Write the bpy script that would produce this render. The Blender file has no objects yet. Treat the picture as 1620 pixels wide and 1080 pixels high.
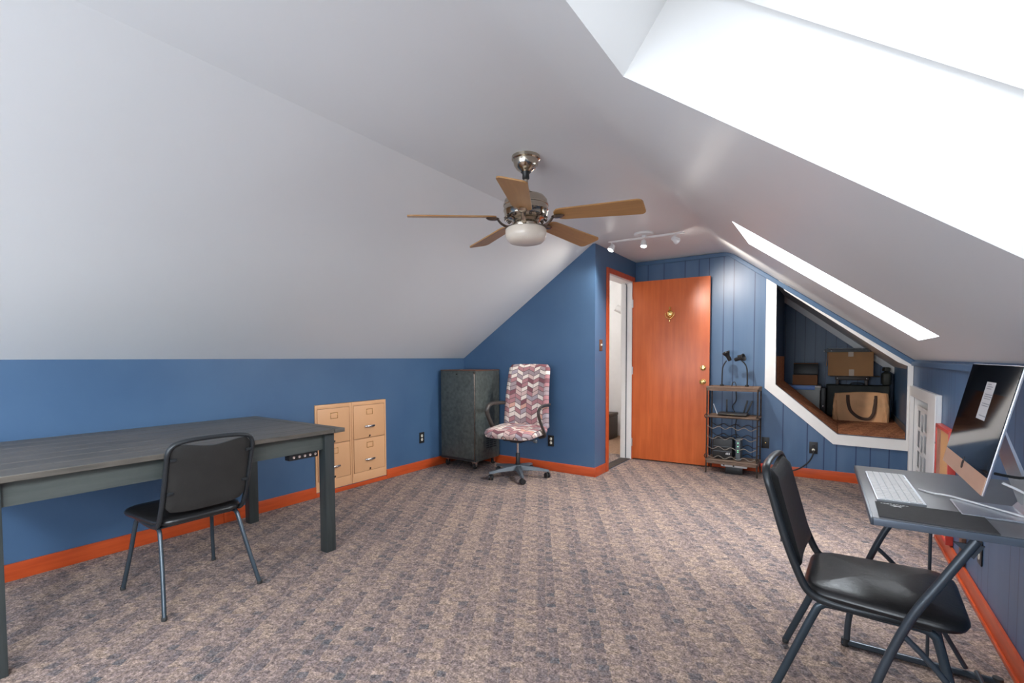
import bpy, bmesh, math, random
from mathutils import Vector, Matrix
from mathutils.geometry import tessellate_polygon
random.seed(7)
R = math.radians
SC = bpy.context.scene
COL = SC.collection

# ------------------------------------------------------------------ camera
CAM_H = 1.18
yaw, pitch, roll = R(34.269), R(-2.164), R(-0.141)
F = Vector((-math.sin(yaw), math.cos(yaw), 0)); Rt = Vector((math.cos(yaw), math.sin(yaw), 0)); Up = Vector((0, 0, 1))
F2 = F*math.cos(pitch) + Up*math.sin(pitch); U2 = Up*math.cos(pitch) - F*math.sin(pitch)
R3 = Rt*math.cos(roll) + U2*math.sin(roll); U3 = U2*math.cos(roll) - Rt*math.sin(roll)
cd = bpy.data.cameras.new('camera'); cam = bpy.data.objects.new('camera', cd); COL.objects.link(cam)
cam.matrix_world = Matrix(((R3.x, U3.x, -F2.x, 0), (R3.y, U3.y, -F2.y, 0), (R3.z, U3.z, -F2.z, CAM_H), (0, 0, 0, 1)))
cd.sensor_width = 36; cd.lens = 747.38/1620*36; cd.shift_y = (594.12-540)/1620; cd.clip_start = 0.02
SC.camera = cam

# ------------------------------------------------------------------ world, daylight, exposure
W = bpy.data.worlds.new('sky'); SC.world = W; W.use_nodes = True
bg = W.node_tree.nodes['Background']; bg.inputs[0].default_value = (0.86, 0.93, 1.0, 1); bg.inputs[1].default_value = 0.42
SC.view_settings.view_transform = 'Standard'; SC.view_settings.look = 'None'
SC.view_settings.gamma = 1; SC.view_settings.use_curve_mapping = False
SC.view_settings.exposure = 0.80
SC.cycles.use_denoising = True
SC.cycles.max_bounces = 10; SC.cycles.diffuse_bounces = 7; SC.cycles.sample_clamp_indirect = 8

def lamp(name, kind, loc, power, color=(1, 1, 1), target=None, **kw):
    l = bpy.data.lights.new(name, kind); l.energy = power; l.color = color
    for k, v in kw.items(): setattr(l, k, v)
    o = bpy.data.objects.new(name, l); COL.objects.link(o); o.location = loc
    if target is not None:
        o.rotation_euler = (Vector(target)-Vector(loc)).to_track_quat('-Z', 'Y').to_euler()
    return o
# area lamps at two made-up, unseen windows added to light the room
lamp('added_window_light', 'AREA', (-2.45, -1.50, 1.22), 20, (0.86, 0.93, 1.0), (-2.6, 3, 1.35), shape='RECTANGLE', size=1.5, size_y=1.15)
lamp('added_window_light', 'AREA', (-0.85, -1.50, 1.22), 30, (0.86, 0.93, 1.0), (-1.9, 3, 1.45), shape='RECTANGLE', size=1.3, size_y=1.15)

# ------------------------------------------------------------------ room numbers
XL, XR, YA, YB, XA = -3.606, 0.583, 4.288, 5.429, -1.937
ZL, ZR, ZC, XCL, XCR = 1.177, 1.153, 2.289, -1.965, -0.925
Y0 = -1.6

# ------------------------------------------------------------------ helpers
class MB:
    def __init__(s): s.bm = bmesh.new()
    def _add(s, tmp, M=None):
        if M is not None: tmp.transform(M)
        me = bpy.data.meshes.new('tmp'); tmp.to_mesh(me); s.bm.from_mesh(me); bpy.data.meshes.remove(me); tmp.free()
        return s
    def box(s, c, d, bev=0, rot=None, seg=2):
        t = bmesh.new(); bmesh.ops.create_cube(t, size=1)
        bmesh.ops.scale(t, vec=d, verts=t.verts)
        if bev: bmesh.ops.bevel(t, geom=t.edges[:], offset=bev, segments=seg, affect='EDGES', profile=0.6)
        M = Matrix.Translation(c)
        if rot is not None: M = M @ rot
        return s._add(t, M)
    def b(s, x0, x1, y0, y1, z0, z1, bev=0, seg=2):
        return s.box(((x0+x1)/2, (y0+y1)/2, (z0+z1)/2), (abs(x1-x0), abs(y1-y0), abs(z1-z0)), bev, None, seg)
    def tube(s, pts, r, n=10, sub=0, closed=False, flat=None, up=None, cap=True):
        P = [Vector(p) for p in pts]
        if sub: P = catmull(P, sub, closed)
        N = len(P); rings = []; t = bmesh.new(); nrm = None
        for i, p in enumerate(P):
            if closed: tg = P[(i+1) % N]-P[i-1]
            else: tg = (P[min(i+1, N-1)]-P[max(i-1, 0)])
            tg.normalize()
            if nrm is None:
                a = Vector(up) if up else (Vector((0, 0, 1)) if abs(tg.z) < .9 else Vector((1, 0, 0)))
                nrm = (a-tg*a.dot(tg)).normalized()
            else:
                nrm = (nrm-tg*nrm.dot(tg))
                if nrm.length < 1e-5: nrm = tg.orthogonal()
                nrm.normalize()
            bn = tg.cross(nrm)
            rr = r[min(i, len(r)-1)] if isinstance(r, (list, tuple)) else r
            ra, rb = (rr, rr) if flat is None else (flat[0], flat[1])
            rings.append([t.verts.new(p+nrm*math.cos(2*math.pi*k/n)*ra+bn*math.sin(2*math.pi*k/n)*rb) for k in range(n)])
        for i in range(N if closed else N-1):
            A, B = rings[i], rings[(i+1) % N]
            for k in range(n): t.faces.new((A[k], A[(k+1) % n], B[(k+1) % n], B[k]))
        if not closed and cap:
            t.faces.new(rings[0][::-1]); t.faces.new(rings[-1])
        bmesh.ops.recalc_face_normals(t, faces=t.faces)
        return s._add(t)
    def lathe(s, prof, c=(0, 0, 0), rot=None, n=32):
        t = bmesh.new(); rings = []
        for r, z in prof:
            if r < 1e-6: rings.append([t.verts.new((0, 0, z))])
            else: rings.append([t.verts.new((r*math.cos(2*math.pi*k/n), r*math.sin(2*math.pi*k/n), z)) for k in range(n)])
        for A, B in zip(rings, rings[1:]):
            for k in range(n):
                k2 = (k+1) % n
                if len(A) == 1 and len(B) == 1: break
                if len(A) == 1: t.faces.new((A[0], B[k2], B[k]))
                elif len(B) == 1: t.faces.new((A[k], A[k2], B[0]))
                else: t.faces.new((A[k], A[k2], B[k2], B[k]))
        if len(rings[0]) > 1: t.faces.new(rings[0][::-1])
        if len(rings[-1]) > 1: t.faces.new(rings[-1])
        bmesh.ops.recalc_face_normals(t, faces=t.faces)
        M = Matrix.Translation(c)
        if rot is not None: M = M @ rot
        return s._add(t, M)
    def prism(s, poly, ax, a0, a1, holes=(), bev=0):
        # poly in (u,v); ax 'Y': (x,z) extruded along y; 'X': (y,z); 'Z': (x,y)
        def P(u, v, a): return {'Y': (u, a, v), 'X': (a, u, v), 'Z': (u, v, a)}[ax]
        loops = [list(poly)]+[list(h) for h in holes]
        tris = tessellate_polygon([[Vector((u, v, 0)) for u, v in L] for L in loops])
        flat = [p for L in loops for p in L]
        t = bmesh.new()
        lo = [t.verts.new(P(u, v, a0)) for u, v in flat]; hi = [t.verts.new(P(u, v, a1)) for u, v in flat]
        for tr in tris:
            try: t.faces.new([lo[i] for i in tr]); t.faces.new([hi[i] for i in reversed(tr)])
            except ValueError: pass
        o = 0
        for L in loops:
            n = len(L)
            for i in range(n):
                a, b_ = o+i, o+(i+1) % n
                t.faces.new((lo[a], lo[b_], hi[b_], hi[a]))
            o += n
        bmesh.ops.recalc_face_normals(t, faces=t.faces)
        if not holes: bmesh.ops.dissolve_limit(t, angle_limit=0.001, verts=t.verts, edges=t.edges)
        if bev: bmesh.ops.bevel(t, geom=[e for e in t.edges if e.calc_length() > bev*3], offset=bev, segments=2, affect='EDGES')
        return s._add(t)
    def quad(s, *p):
        s.bm.faces.new([s.bm.verts.new(q) for q in p]); return s
    def rings(s, rings, cap0=True, cap1=True):
        t = bmesh.new(); V = [[t.verts.new(p) for p in r] for r in rings]; n = len(V[0])
        for A, B in zip(V, V[1:]):
            for k in range(n): t.faces.new((A[k], A[(k+1) % n], B[(k+1) % n], B[k]))
        if cap0: t.faces.new(V[0][::-1])
        if cap1: t.faces.new(V[-1])
        bmesh.ops.recalc_face_normals(t, faces=t.faces)
        return s._add(t)
    def pad(s, hx, hy, z0, z1, cr=0.06, edge=0.02, crown=0.0, M=None, taper=1.0, n=6):
        # upholstered pad: rounded rectangle outline with rolled edges and a crowned top
        def out(ins):
            pts = []
            for (sx, sy, a0) in ((1, 1, 0), (-1, 1, 90), (-1, -1, 180), (1, -1, 270)):
                r = max(cr-ins, 0.004)
                cx, cy = sx*(hx-ins-r), sy*(hy-ins-r)
                for k in range(n+1):
                    a = R(a0+90*k/n); x = cx+r*math.cos(a); y = cy+r*math.sin(a)
                    pts.append((x, y*(1+(taper-1)*(x/hx*.5+.5))))
            return pts
        prof = [(edge*1.2, z0), (edge*.3, z0+edge*.35), (0, z0+edge), (0, z1-edge), (edge*.3, z1-edge*.35), (edge, z1)]
        prof += [(edge+(min(hx, hy)-edge)*f, z1+crown*(1-(1-f)**2)) for f in (.15, .35, .6, .85)]
        rr = [[(x, y, z) for x, y in out(i)] for i, z in prof]
        t = bmesh.new(); V = [[t.verts.new(p) for p in r] for r in rr]; m = len(V[0])
        for A, B in zip(V, V[1:]):
            for k in range(m): t.faces.new((A[k], A[(k+1) % m], B[(k+1) % m], B[k]))
        t.faces.new(V[0][::-1]); t.faces.new(V[-1])
        bmesh.ops.recalc_face_normals(t, faces=t.faces)
        return s._add(t, M)
    def build(s, name, mat=None, parent=None, loc=None, ang=40, smooth=True):
        me = bpy.data.meshes.new(name); s.bm.to_mesh(me); s.bm.free()
        if smooth:
            me.polygons.foreach_set('use_smooth', [True]*len(me.polygons)); me.set_sharp_from_angle(angle=R(ang))
        if mat: me.materials.append(mat)
        o = bpy.data.objects.new(name, me); COL.objects.link(o)
        if parent: o.parent = parent
        if loc: o.location = loc
        return o

def catmull(P, sub, closed=False):
    out = []; N = len(P)
    for i in range(N if closed else N-1):
        if closed: a, b, c, d = P[i-1], P[i], P[(i+1) % N], P[(i+2) % N]
        else: a, b, c, d = P[max(i-1, 0)], P[i], P[i+1], P[min(i+2, N-1)]
        for k in range(sub):
            t = k/sub
            out.append(0.5*((2*b)+(c-a)*t+(2*a-5*b+4*c-d)*t*t+(3*b-a-3*c+d)*t**3))
    if not closed: out.append(P[-1])
    return out

def thing(name, label, cat, loc=(0, 0, 0), rz=0, group=None):
    o = bpy.data.objects.new(name, None); COL.objects.link(o); o.location = loc; o.rotation_euler = (0, 0, rz)
    o.empty_display_size = .05
    o['label'] = label; o['category'] = cat
    if group: o['group'] = group
    return o
def tag(o, label, cat, group=None):
    o['label'] = label; o['category'] = cat
    if group: o['group'] = group
    return o
def struct(o, label=None):
    o['kind'] = 'structure'
    if label: o['label'] = label
    return o
def dup(root, loc, rz, label):
    r = root.copy(); COL.objects.link(r); r.location = loc; r.rotation_euler = (0, 0, rz); r['label'] = label
    for ch in list(root.children):
        c = ch.copy(); COL.objects.link(c); c.parent = r
        for g in ch.children:
            d = g.copy(); COL.objects.link(d); d.parent = c
    return r
RX = lambda a: Matrix.Rotation(R(a), 4, 'X')
RY = lambda a: Matrix.Rotation(R(a), 4, 'Y')
RZ = lambda a: Matrix.Rotation(R(a), 4, 'Z')

# ------------------------------------------------------------------ materials
class NT:
    def __init__(s, name):
        s.m = bpy.data.materials.new(name); s.m.use_nodes = True; s.t = s.m.node_tree
        s.p = s.t.nodes['Principled BSDF']
    def n(s, typ, **kw):
        o = s.t.nodes.new(typ)
        for k, v in kw.items(): setattr(o, k, v)
        return o
    def put(s, sock, v):
        if hasattr(v, 'is_linked') or isinstance(v, bpy.types.NodeSocket): s.t.links.new(v, sock)
        else: sock.default_value = v
    def math(s, op, a, b=None, c=None):
        o = s.n('ShaderNodeMath', operation=op)
        s.put(o.inputs[0], a)
        if b is not None: s.put(o.inputs[1], b)
        if c is not None: s.put(o.inputs[2], c)
        return o.outputs[0]
    def coord(s, rot=(0, 0, 0), scale=(1, 1, 1)):
        tc = s.n('ShaderNodeTexCoord'); mp = s.n('ShaderNodeMapping')
        mp.inputs['Rotation'].default_value = rot; mp.inputs['Scale'].default_value = scale
        s.t.links.new(tc.outputs['Object'], mp.inputs[0]); return mp.outputs[0]
    def noise(s, vec, scale, detail=3, rough=.5, out='Fac'):
        o = s.n('ShaderNodeTexNoise'); o.inputs['Scale'].default_value = scale; o.inputs['Detail'].default_value = detail
        o.inputs['Roughness'].default_value = rough; s.t.links.new(vec, o.inputs['Vector']); return o.outputs[out]
    def xyz(s, vec):
        o = s.n('ShaderNodeSeparateXYZ'); s.t.links.new(vec, o.inputs[0]); return o.outputs
    def comb(s, x, y, z=0.0):
        o = s.n('ShaderNodeCombineXYZ'); s.put(o.inputs[0], x); s.put(o.inputs[1], y); s.put(o.inputs[2], z); return o.outputs[0]
    def ramp(s, fac, stops, interp='LINEAR'):
        o = s.n('ShaderNodeValToRGB'); r = o.color_ramp; r.interpolation = interp
        while len(r.elements) < len(stops): r.elements.new(.5)
        for e, (p, c) in zip(r.elements, stops): e.position = p; e.color = (*c, 1)
        s.t.links.new(fac, o.inputs[0]); return o.outputs[0]
    def mix(s, fac, a, b, mode='MIX'):
        o = s.n('ShaderNodeMix', data_type='RGBA', blend_type=mode)
        s.put(o.inputs[0], fac)
        s.put(o.inputs[6], a if not isinstance(a, tuple) else (*a, 1)); s.put(o.inputs[7], b if not isinstance(b, tuple) else (*b, 1))
        return o.outputs[2]
    def bump(s, h, dist=.01, st=.5):
        o = s.n('ShaderNodeBump'); o.inputs['Strength'].default_value = st; o.inputs['Distance'].default_value = dist
        s.t.links.new(h, o.inputs['Height']); s.t.links.new(o.outputs[0], s.p.inputs['Normal'])
    def base(s, v): s.put(s.p.inputs['Base Color'], v if not isinstance(v, tuple) else (*v, 1))

def plain(name, col, rough=.5, metal=0, var=.06, scale=12, bump=0, bscale=80, spec=None, **kw):
    m = NT(name); v = m.coord(); f = m.noise(v, scale, 4)
    lo = tuple(c*(1-var) for c in col); hi = tuple(min(1, c*(1+var)) for c in col)
    m.base(m.ramp(f, [(.3, lo), (.7, hi)]))
    m.p.inputs['Roughness'].default_value = rough; m.p.inputs['Metallic'].default_value = metal
    if spec is not None: m.p.inputs['Specular IOR Level'].default_value = spec
    if bump: m.bump(m.noise(v, bscale, 3), .004, bump)
    return m.m
def wood(name, c1, c2, axis='x', rough=.35, sc=1.0, bump=.08):
    m = NT(name); s = {'x': (1.2*sc, 14*sc, 14*sc), 'y': (14*sc, 1.2*sc, 14*sc), 'z': (14*sc, 14*sc, 1.2*sc)}[axis]
    v = m.coord(scale=s); f = m.noise(v, 2.2, 6, .6); g = m.noise(m.coord(scale=(1, 1, 1)), 2.5, 2)
    k = m.math('ADD', m.math('MULTIPLY', f, .7), m.math('MULTIPLY', g, .3))
    m.base(m.ramp(k, [(.32, c1), (.68, c2)])); m.p.inputs['Roughness'].default_value = rough
    m.bump(f, .002, bump); return m.m

M = {}
M['white_ceiling'] = plain('painted_ceiling_white', (.75, .772, .785), .44, var=.012, scale=1.3, bump=.05, bscale=60)
M['shaft_white'] = plain('shaft_white_paint', (.76, .76, .755), .5, var=.015, scale=2)
M['white_trim'] = plain('white_trim_paint', (.80, .80, .79), .35, var=.02)
M['white_board'] = wood('white_painted_board', (.74, .74, .73), (.82, .82, .81), 'y', .4, 1.5, .5)
M['hall_white'] = plain('hall_white_paint', (.80, .80, .80), .6, var=.02)
M['orange_trim'] = wood('stained_trim_wood', (.42, .055, .012), (.60, .095, .022), 'y', .33, 1.4)
M['orange_trim_x'] = wood('stained_trim_wood_across', (.42, .055, .012), (.60, .095, .022), 'x', .33, 1.4)
M['orange_trim_z'] = wood('stained_casing_wood', (.42, .055, .012), (.60, .095, .022), 'z', .33, 1.4)
M['door_wood'] = wood('door_veneer', (.50, .098, .022), (.70, .165, .045), 'z', .34, .55, .04)

BL1, BL2 = (.050, .112, .218), (.070, .143, .255)
def blue_plain():
    m = NT('blue_wall_paint'); v = m.coord(); f = m.noise(v, 1.7, 5)
    m.base(m.ramp(f, [(.25, BL1), (.75, BL2)])); m.p.inputs['Roughness'].default_value = .42
    m.bump(m.noise(v, 45, 3), .003, .08); return m.m
M['blue'] = blue_plain()
def blue_panel(name, ax, edges=None, period=None):
    # vertical grooved panelling: narrow dark v-grooves at irregular board widths
    m = NT(name); v = m.coord(); o = m.xyz(v); u = o[0] if ax == 'x' else o[1]
    f = m.noise(m.coord(scale=(5, 5, .6)), 1.7, 4)
    col = m.ramp(f, [(.25, BL1), (.75, (.080, .148, .262))])
    g = None
    if edges:
        for e in edges:
            d = m.math('ABSOLUTE', m.math('SUBTRACT', u, e)); k = m.math('LESS_THAN', d, .0045)
            g = k if g is None else m.math('MAXIMUM', g, k)
    else:
        for P, off in period:
            d = m.math('ABSOLUTE', m.math('SUBTRACT', m.math('FRACT', m.math('ADD', m.math('DIVIDE', u, P), off)), .5))
            k = m.math('LESS_THAN', d, .004/P); g = k if g is None else m.math('MAXIMUM', g, k)
    m.base(m.mix(g, col, (.018, .045, .12)))
    m.p.inputs['Roughness'].default_value = .38
    m.bump(m.math('SUBTRACT', 1.0, g), .004, .6); return m.m
M['panel_far'] = blue_panel('blue_panelling_far', 'x', [-1.793, -1.61, -1.379, -1.231, -1.126, -.98, -.881, -.683, -.411, -.202, -.064, .036, .186, .293, .429])
M['panel_right'] = blue_panel('blue_panelling_right', 'y', None, [(.405, .1), (.405, .36), (.81, .72)])
M['panel_alcove'] = blue_panel('blue_panelling_alcove', 'x', None, [(.115, .3)])

def carpet(name, cols, rotz=-31, k=1.0):
    m = NT(name); w = m.coord(rot=(0, 0, R(rotz)))
    wob = m.noise(m.coord(), 22, 2, .5, 'Color'); sub = m.n('ShaderNodeVectorMath', operation='MULTIPLY_ADD')
    m.t.links.new(wob, sub.inputs[0]); sub.inputs[1].default_value = (.030, .022, 0); m.t.links.new(w, sub.inputs[2])
    x, y, _ = m.xyz(sub.outputs[0])
    cx = m.math('FLOOR', m.math('DIVIDE', x, .047)); cy = m.math('FLOOR', m.math('DIVIDE', y, .034))
    wn = m.n('ShaderNodeTexWhiteNoise', noise_dimensions='2D'); m.t.links.new(m.comb(cx, cy), wn.inputs['Vector'])
    par = m.math('FLOORED_MODULO', cx, 4.0); row = m.math('FLOORED_MODULO', m.math('ADD', cy, cx), 3.0)
    tone = m.math('ADD', m.math('MULTIPLY', wn.outputs['Value'], .30), m.math('MULTIPLY', m.math('LESS_THAN', par, 1.5), .17))
    tone = m.math('ADD', tone, m.math('MULTIPLY', m.math('LESS_THAN', row, .5), .14))
    tone = m.math('ADD', tone, m.math('MULTIPLY', m.math('SUBTRACT', m.noise(m.coord(), 1.6, 3), .5), .55))
    tone = m.math('ADD', tone, m.math('MULTIPLY', m.math('SUBTRACT', m.noise(m.coord(), 38, 2), .5), .45))
    base = m.ramp(tone, [(.0, cols[0]), (.20, cols[1]), (.36, cols[2]), (.52, cols[3]), (.72, cols[4])])
    fx = m.math('FRACT', m.math('DIVIDE', x, .047)); rib = m.math('LESS_THAN', fx, .16)
    base = m.mix(m.math('MULTIPLY', rib, .35), base, cols[0])
    sp = m.noise(m.coord(), 120, 3, .75)
    sp2 = m.noise(m.coord(), 48, 2, .7)
    spk = m.math('ADD', m.math('MULTIPLY', sp, .6), m.math('MULTIPLY', sp2, .4))
    lum = m.ramp(spk, [(.36, (.34*k,)*3), (.5, (.95*k,)*3), (.64, (1.9*k,)*3)])
    m.base(m.mix(1.0, base, lum, 'MULTIPLY'))
    m.p.inputs['Roughness'].default_value = .95; m.p.inputs['Specular IOR Level'].default_value = .1
    m.bump(spk, .012, .6); return m.m
M['carpet'] = carpet('patterned_carpet', [(.35, .26, .205), (.28, .212, .185), (.215, .165, .155), (.165, .138, .138), (.105, .108, .115)])
M['carpet_alcove'] = carpet('alcove_carpet', [(.52, .24, .12), (.44, .19, .10), (.36, .15, .08), (.28, .12, .07), (.22, .10, .06)], 12)
M['hall_carpet'] = plain('hall_carpet_tan', (.36, .22, .14), .95, var=.2, scale=30, bump=.4, bscale=150)

M['black_metal'] = plain('black_satin_metal', (.028, .032, .036), .34, .3, var=.1)
M['leg_metal'] = plain('slate_painted_tube', (.045, .062, .078), .26, .35, var=.1)
M['vinyl'] = plain('black_vinyl', (.016, .016, .017), .30, var=.1, scale=6, bump=.15, bscale=60)
M['vinyl_back'] = plain('black_back_panel', (.022, .022, .021), .5, var=.12, bump=.2, bscale=150)
M['chrome'] = plain('chrome', (.72, .72, .72), .12, 1, var=.02)
M['nickel'] = plain('antique_nickel', (.50, .44, .36), .16, 1, var=.06)
M['bronze_dark'] = plain('dark_pewter', (.16, .13, .11), .25, .9, var=.1)
M['brass'] = plain('polished_brass', (.85, .58, .22), .18, 1, var=.06)
M['black_plastic'] = plain('black_plastic', (.014, .014, .015), .42, var=.05)
M['grey_plastic'] = plain('grey_plastic', (.10, .115, .13), .4, .1, var=.05)
M['white_plastic'] = plain('white_plastic', (.78, .78, .78), .35, var=.02)
M['ivory'] = plain('ivory_plastic', (.78, .76, .66), .4, var=.02)
M['aluminium'] = plain('brushed_aluminium', (.66, .68, .72), .30, .95, var=.03)
M['chin'] = plain('aluminium_warm_reflection', (.80, .52, .36), .35, .35, var=.03)  # silver aluminium; the warm reflection it shows is put into the colour
M['case_grey'] = plain('charcoal_case_laminate', (.075, .086, .080), .45, .05, var=.30, scale=30, bump=.3, bscale=90)
M['cabinet_tan'] = plain('tan_enamel_steel', (.72, .40, .205), .42, var=.03, scale=3)
M['cabinet_gap'] = plain('tan_shadow_edge', (.30, .15, .07), .6, var=.05)
M['table_wood'] = wood('dark_stained_table_wood', (.058, .055, .048), (.150, .128, .104), 'y', .42, 1.3, .35)
M['table_leg_wood'] = wood('dark_stained_leg_wood', (.022, .028, .029), (.046, .055, .055), 'z', .40, 1.2, .2)
M['table_apron_wood'] = wood('dark_stained_apron_wood', (.048, .058, .055), (.085, .096, .088), 'y', .45, 1.2, .2)
M['blade_wood'] = wood('oak_fan_blade', (.33, .165, .055), (.43, .225, .080), 'x', .38, 1.6, .05)
M['opal'] = plain('opal_glass', (.70, .62, .53), .22, var=.02)
M['rattan'] = wood('weathered_rattan', (.10, .065, .045), (.24, .16, .115), 'x', .7, 4, .6)
M['rack_metal'] = plain('rusty_brown_metal', (.055, .040, .032), .55, .4, var=.4, scale=40)
M['cardboard'] = plain('cardboard', (.55, .29, .125), .75, var=.05, scale=5)
M['cardboard_dark'] = plain('brown_cardboard', (.30, .125, .05), .75, var=.06, scale=6)
M['paper_bag'] = plain('tan_kraft_bag', (.76, .43, .22), .7, var=.12, scale=7, bump=.5, bscale=9)
M['strap'] = plain('brown_strap', (.07, .035, .022), .7, var=.1)
M['tape'] = plain('packing_tape', (.55, .42, .30), .3, var=.03)
M['suitcase'] = plain('dark_olive_suitcase', (.022, .026, .022), .6, var=.2, scale=20, bump=.2)
M['blue_plastic'] = plain('blue_lid_plastic', (.13, .30, .72), .35, var=.05)
M['red_paint'] = plain('red_frame_paint', (.55, .05, .035), .35, var=.08)
M['frame_panel'] = plain('brown_pink_board', (.34, .17, .12), .6, var=.25, scale=9)
M['desk_top'] = plain('slate_desk_laminate', (.215, .215, .225), .34, var=.05, scale=4)
M['desk_rim'] = plain('blue_grey_edge', (.085, .105, .135), .30, .1, var=.05)
M['desk_metal'] = plain('graphite_desk_tube', (.050, .062, .076), .32, .3, var=.1)
M['mousepad'] = plain('dark_mousepad_cloth', (.050, .050, .052), .75, var=.08, scale=60)
M['print_white'] = plain('white_print', (.65, .65, .66), .5, var=.02)
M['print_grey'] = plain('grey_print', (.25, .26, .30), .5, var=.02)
M['rubber_black'] = plain('black_rubber', (.02, .02, .02), .6, var=.05)
M['leather_brown'] = plain('dark_brown_leather', (.040, .024, .016), .45, var=.15, bump=.2, bscale=60)
M['brown_plate'] = plain('brown_plate', (.13, .055, .03), .4, var=.1)
M['screen'] = plain('glossy_black_glass', (.006, .006, .007), .05, var=0, spec=.8)
M['armrest'] = plain('dark_taupe_armrest', (.045, .038, .034), .38, var=.06)
def clearplastic():
    m = NT('clear_bin_plastic'); m.base((.62, .66, .64)); m.p.inputs['Roughness'].default_value = .3
    m.p.inputs['Alpha'].default_value = .45; return m.m
M['clear'] = clearplastic()
def glass():
    m = NT('window_glass'); nt = m.t; out = nt.nodes['Material Output']
    tr = m.n('ShaderNodeBsdfTransparent'); gl = m.n('ShaderNodeBsdfGlossy'); gl.inputs['Roughness'].default_value = .02
    mx = m.n('ShaderNodeMixShader'); fr = m.n('ShaderNodeFresnel'); fr.inputs[0].default_value = 1.35
    nt.links.new(fr.outputs[0], mx.inputs[0]); nt.links.new(tr.outputs[0], mx.inputs[1]); nt.links.new(gl.outputs[0], mx.inputs[2])
    nt.links.new(mx.outputs[0], out.inputs[0]); return m.m
M['glass'] = glass()
def emit(name, col, st):
    m = NT(name); m.base((.8, .8, .8)); m.p.inputs['Emission Color'].default_value = (*col, 1); m.p.inputs['Emission Strength'].default_value = st; return m.m
M['bulb'] = emit('lit_bulb', (1, .95, .88), 40)
M['led'] = emit('green_led', (.05, 1, .35), 1.2)
M['rail'] = plain('dull_wire', (.26, .23, .20), .4, .5, var=.2)
def chevron():
    m = NT('chevron_upholstery'); x, y, z = m.xyz(m.coord()); P = .064
    t = m.math('PINGPONG', y, P); v = m.math('SUBTRACT', z, x)
    q = m.math('DIVIDE', m.math('ADD', v, m.math('MULTIPLY', t, .56)), .050)
    b = m.math('FLOOR', q); fb = m.math('FRACT', q); c = m.math('FLOOR', m.math('DIVIDE', y, P*1.0)); fc = m.math('FRACT', m.math('DIVIDE', y, P))
    wn = m.n('ShaderNodeTexWhiteNoise', noise_dimensions='2D'); m.t.links.new(m.comb(c, b), wn.inputs['Vector'])
    wr = m.n('ShaderNodeTexWhiteNoise', noise_dimensions='1D'); m.t.links.new(b, wr.inputs['W'])
    k = m.math('ADD', m.math('MULTIPLY', wn.outputs['Value'], .62), m.math('MULTIPLY', wr.outputs['Value'], .38))
    col = m.ramp(k, [(0, (.22, .085, .10)), (.20, (.42, .20, .21)), (.36, (.36, .28, .29)), (.48, (.62, .44, .40)), (.58, (.80, .70, .62)), (.76, (.40, .34, .37)), (.88, (.66, .36, .28))], 'CONSTANT')
    edge = m.math('MAXIMUM', m.math('LESS_THAN', fb, .14), m.math('LESS_THAN', fc, .05))
    m.base(m.mix(edge, col, (.13, .09, .095))); m.p.inputs['Roughness'].default_value = .85
    m.bump(m.noise(m.coord(), 220, 2), .003, .4); return m.m
M['chevron'] = chevron()

# ------------------------------------------------------------------ room shell
struct(MB().b(XL-.1, XR+.1, Y0-.1, YB+.05, -.08, 0).build('floor', M['carpet'], smooth=False), 'brown, mauve and grey patterned carpet')
# left knee wall with an opening for the built-in file cabinets
CY0, CY1, CZ0, CZ1 = 2.335, 3.098, .040, .785
struct(MB().prism([(Y0, 0), (YA, 0), (YA, ZL), (Y0, ZL)], 'X', XL-.1, XL, [[(CY0, CZ0), (CY1, CZ0), (CY1, CZ1), (CY0, CZ1)]]).build('wall_left', M['blue'], smooth=False), 'low blue painted knee wall')
# gable wall left of the door
struct(MB().prism([(XL-.1, 0), (XA-.13, 0), (XA-.13, ZC), (XCL, ZC), (XCL, ZC+.02), (XL-.1, ZL-.05)][:3]+[(XCL-.14, ZC-.02), (XL-.1, ZL-.07)], 'Y', YA, YA+.13).build('wall_front', M['blue'], smooth=False), 'blue gable wall behind the office chair')
# door wall
DY0, DY1, DZ = 4.603, 5.312, 2.052
struct(MB().prism([(YA, 0), (YB, 0), (YB, ZC), (YA, ZC)], 'X', XA-.13, XA, [[(DY0, .001), (DY1, .001), (DY1, DZ), (DY0, DZ)]]).build('wall_door', M['blue'], smooth=False), 'blue wall holding the doorway')
# far panelled wall with the slanted alcove opening
AO = [(-.482, .905), (.041, .446), (.542, .440), (.540, 1.105), (.478, 1.150), (-.488, 1.925)]
struct(MB().prism([(XA-.13, 0), (XR+.1, 0), (XR+.1, ZR-.075), (XCR, ZC), (XA-.13, ZC)], 'Y', YB, YB+.06, [AO]).build('wall_far', M['panel_far'], smooth=False), 'blue grooved panelling on the far wall')
# right knee wall with the low access opening
GY0, GY1, GZ = 4.42, 5.34, .845
struct(MB().prism([(Y0, 0), (YB, 0), (YB, ZR), (Y0, ZR)], 'X', XR, XR+.09, [[(GY0, .001), (GY1, .001), (GY1, GZ), (GY0, GZ)]]).build('wall_right', M['panel_right'], smooth=False), 'low blue grooved knee wall')
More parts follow.
